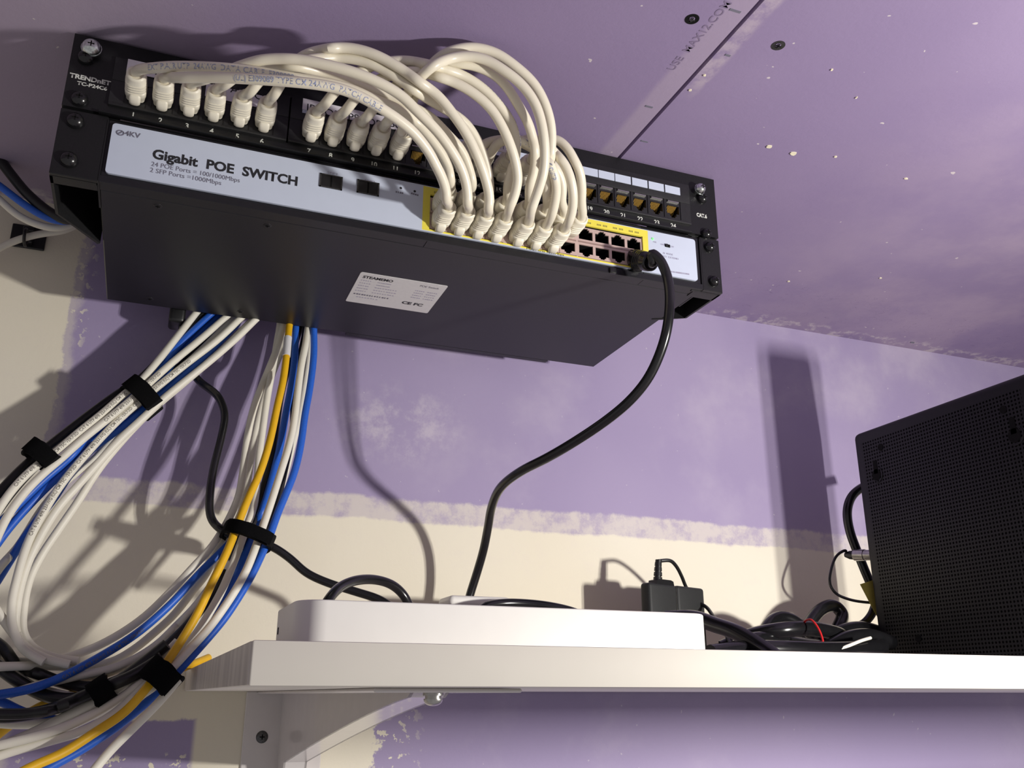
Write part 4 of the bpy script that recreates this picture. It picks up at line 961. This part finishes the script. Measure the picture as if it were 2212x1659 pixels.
c = at(1896, 1392, Y=.08); b = MB(); b.box((c.x-.008, .07, ZS+.0003), (c.x+.012, .10, ZS+.010), .003, 2); o = b.build('connector_block', M['paper']); tagk(o, 'small white connector lying at the foot of the router', 'connector')

# router
RX, RY0, RY1, RZT = .492, -.060, .150, -.1545
def perforated():
    k = NT('perforated_black_plastic'); tc = k.n('ShaderNodeNewGeometry').outputs['Position']; sp = k.n('ShaderNodeSeparateXYZ'); k.L(tc, sp.inputs[0])
    P = .0034
    fy = k.math('SUBTRACT', k.math('FRACT', k.math('DIVIDE', k.math('ADD', sp.outputs[1], 5), P)), .5); fz = k.math('SUBTRACT', k.math('FRACT', k.math('DIVIDE', sp.outputs[2], P)), .5)
    d = k.math('SQRT', k.math('ADD', k.math('POWER', fy, 2), k.math('POWER', fz, 2)))
    hole = k.ss(d, .34, .26)
    y = sp.outputs[1]; z = k.math('SUBTRACT', sp.outputs[2], H0)
    inside = k.math('MULTIPLY', k.math('MULTIPLY', k.ss(y, RY0+.012, RY0+.0125), k.ss(y, RY1-.0115, RY1-.012)), k.math('MULTIPLY', k.ss(z, ZS+.0115, ZS+.012), k.ss(z, RZT-.0115, RZT-.012)))
    h = k.math('MULTIPLY', hole, inside)
    sc = k.ss(k.noise(tc, 60, 5, .7), .66, .74)
    k.L(k.mix(h, k.mix(k.math('MULTIPLY', sc, .25), (.011, .011, .0125), (.05, .05, .05)), (.002, .002, .002)), k.b.inputs['Base Color'])
    k.b.inputs['Roughness'].default_value = .5; k.b.inputs['Specular IOR Level'].default_value = .45
    k.L(k.math('SUBTRACT', .35, k.math('MULTIPLY', h, .32)), k.b.inputs['Specular IOR Level'])
    bp = k.n('ShaderNodeBump'); bp.inputs['Strength'].default_value = .6; bp.inputs['Distance'].default_value = .0008; bp.invert = True
    k.L(h, bp.inputs['Height']); k.L(bp.outputs[0], k.b.inputs['Normal']); return k.m
M['perf'] = perforated()
t = thing('router', 'tall black perforated router standing on edge at the right of the shelf', 'router', V(RX+.02, .03, ZS))
b = MB(); b.box((RX, RY0, ZS+.0005), (RX+.046, RY1, RZT), .006, 4); b.build('case', M['perf'], t)
def keyhole(u, v, s):
    c = at(u, v, X=RX); y, z = c.y, c.z-H0
    P = [(y+.0045*s*math.sin(a), z-.004*s-.0045*s*math.cos(a)) for a in [k*math.pi/9 for k in range(18)]]
    b = MB(); b.prism([(y+.0045*s*math.cos(a), z-.004*s+.0045*s*math.sin(a)) for a in [k*math.pi/9 for k in range(18)]], 'x', RX-.0003, RX+.002)
    b.box((RX-.0003, y-.0020*s, z-.003*s), (RX+.002, y+.0020*s, z+.0075*s)); o = b.build('keyhole_slot', M['void'], t)
    b = MB(); b.tube([V(RX-.0002, y-.0062*s*math.cos(a), z-.004*s-.0062*s*math.sin(a)) for a in [math.radians(-60+k*20) for k in range(9)]], .0005, 6); b.build('rim', M['powder'], o)
keyhole(1892, 1015, 1.25); keyhole(2189, 927, 1.35)
for (u, v) in ((1902, 966), (2167, 885), (1984, 1379)):
    c = at(u, v, X=RX); b = MB(); b.cyl(c-Vector((.0004, 0, 0)), c+Vector((.002, 0, 0)), .0034, .0034, 18); b.build('screw_hole', M['void'], t)
# cables behind the router
cable('coax_cable', 'thick black cable bowing out behind the upper back of the router', M['gloss'], .0046, [(1905, 1040, .178), (1868, 1050, .180), (1840, 1072, .182), (1830, 1105, .184), (1836, 1148, .186), (1852, 1192, .186), (1868, 1232, .184), (1885, 1272, .182), (1900, 1312, .18), (1915, 1350, .175), (1925, 1390, .165)], .18, None, 0, None, 'cable')
t = thing('coax_connector', 'shiny metal connector with a thin black lead at the back of the router', 'connector', at(1862, 1198, Y=.166))
A = at(1843, 1199, Y=.178); B = at(1884, 1199, Y=.158); d = (B-A).normalized()
b = MB(); b.cyl(A+d*.002, A+d*.013, .0058, .0058, 24); b.cyl(A+d*.0135, B, .0052, .0052, 24); b.tube([A+d*.0125, A+d*.014], .0048, 24); b.build('barrel', M['steel'], t)
b = MB(); b.tube([A-d*.009, A-d*.004, A+d*.003], [.0022, .0042, .0048], 18); b.build('rubber_boot', M['rubber'], t)
lead = [A-d*.008, at(1826, 1189, Y=.18), at(1808, 1200, Y=.182), at(1796, 1228, Y=.182), at(1793, 1262, Y=.18), at(1806, 1282, Y=.178), at(1835, 1295, Y=.172), at(1870, 1301, Y=.165), at(1900, 1302, Y=.158), at(1930, 1302, Y=.155)]
b = MB(); b.tube(smooth_pts(crom(lead, 7), 1), .0014, 10); b.build('lead', M['gloss'], t)
cable('power_cable', 'black cable curving down to the shelf beside the yellow tag', M['gloss'], .0040, [(1915, 1275, .17), (1893, 1300, .172), (1884, 1325, .174), (1868, 1345, .176), (1845, 1356, .178), (1815, 1368, .18)], .17, None, 0, None, 'cable')
# yellow tag
q = [at(1858, 1262, Y=.156), at(1896, 1250, Y=.154), at(1935, 1352, Y=.152), at(1909, 1356, Y=.153), at(1884, 1312, Y=.155)]
b = MB(); A_ = [b.bm.verts.new(p) for p in q]; B_ = [b.bm.verts.new(p+Vector((.0002, .0006, 0))) for p in q]; b.bm.faces.new(A_); b.bm.faces.new(B_[::-1])
for i in range(5): b.bm.faces.new((A_[i], A_[(i+1) % 5], B_[(i+1) % 5], B_[i]))
o = b.build('paper_tag', M['tagyel'], None, False); tagk(o, 'yellow folded tag hanging on the cables behind the router', 'tag')

flush()
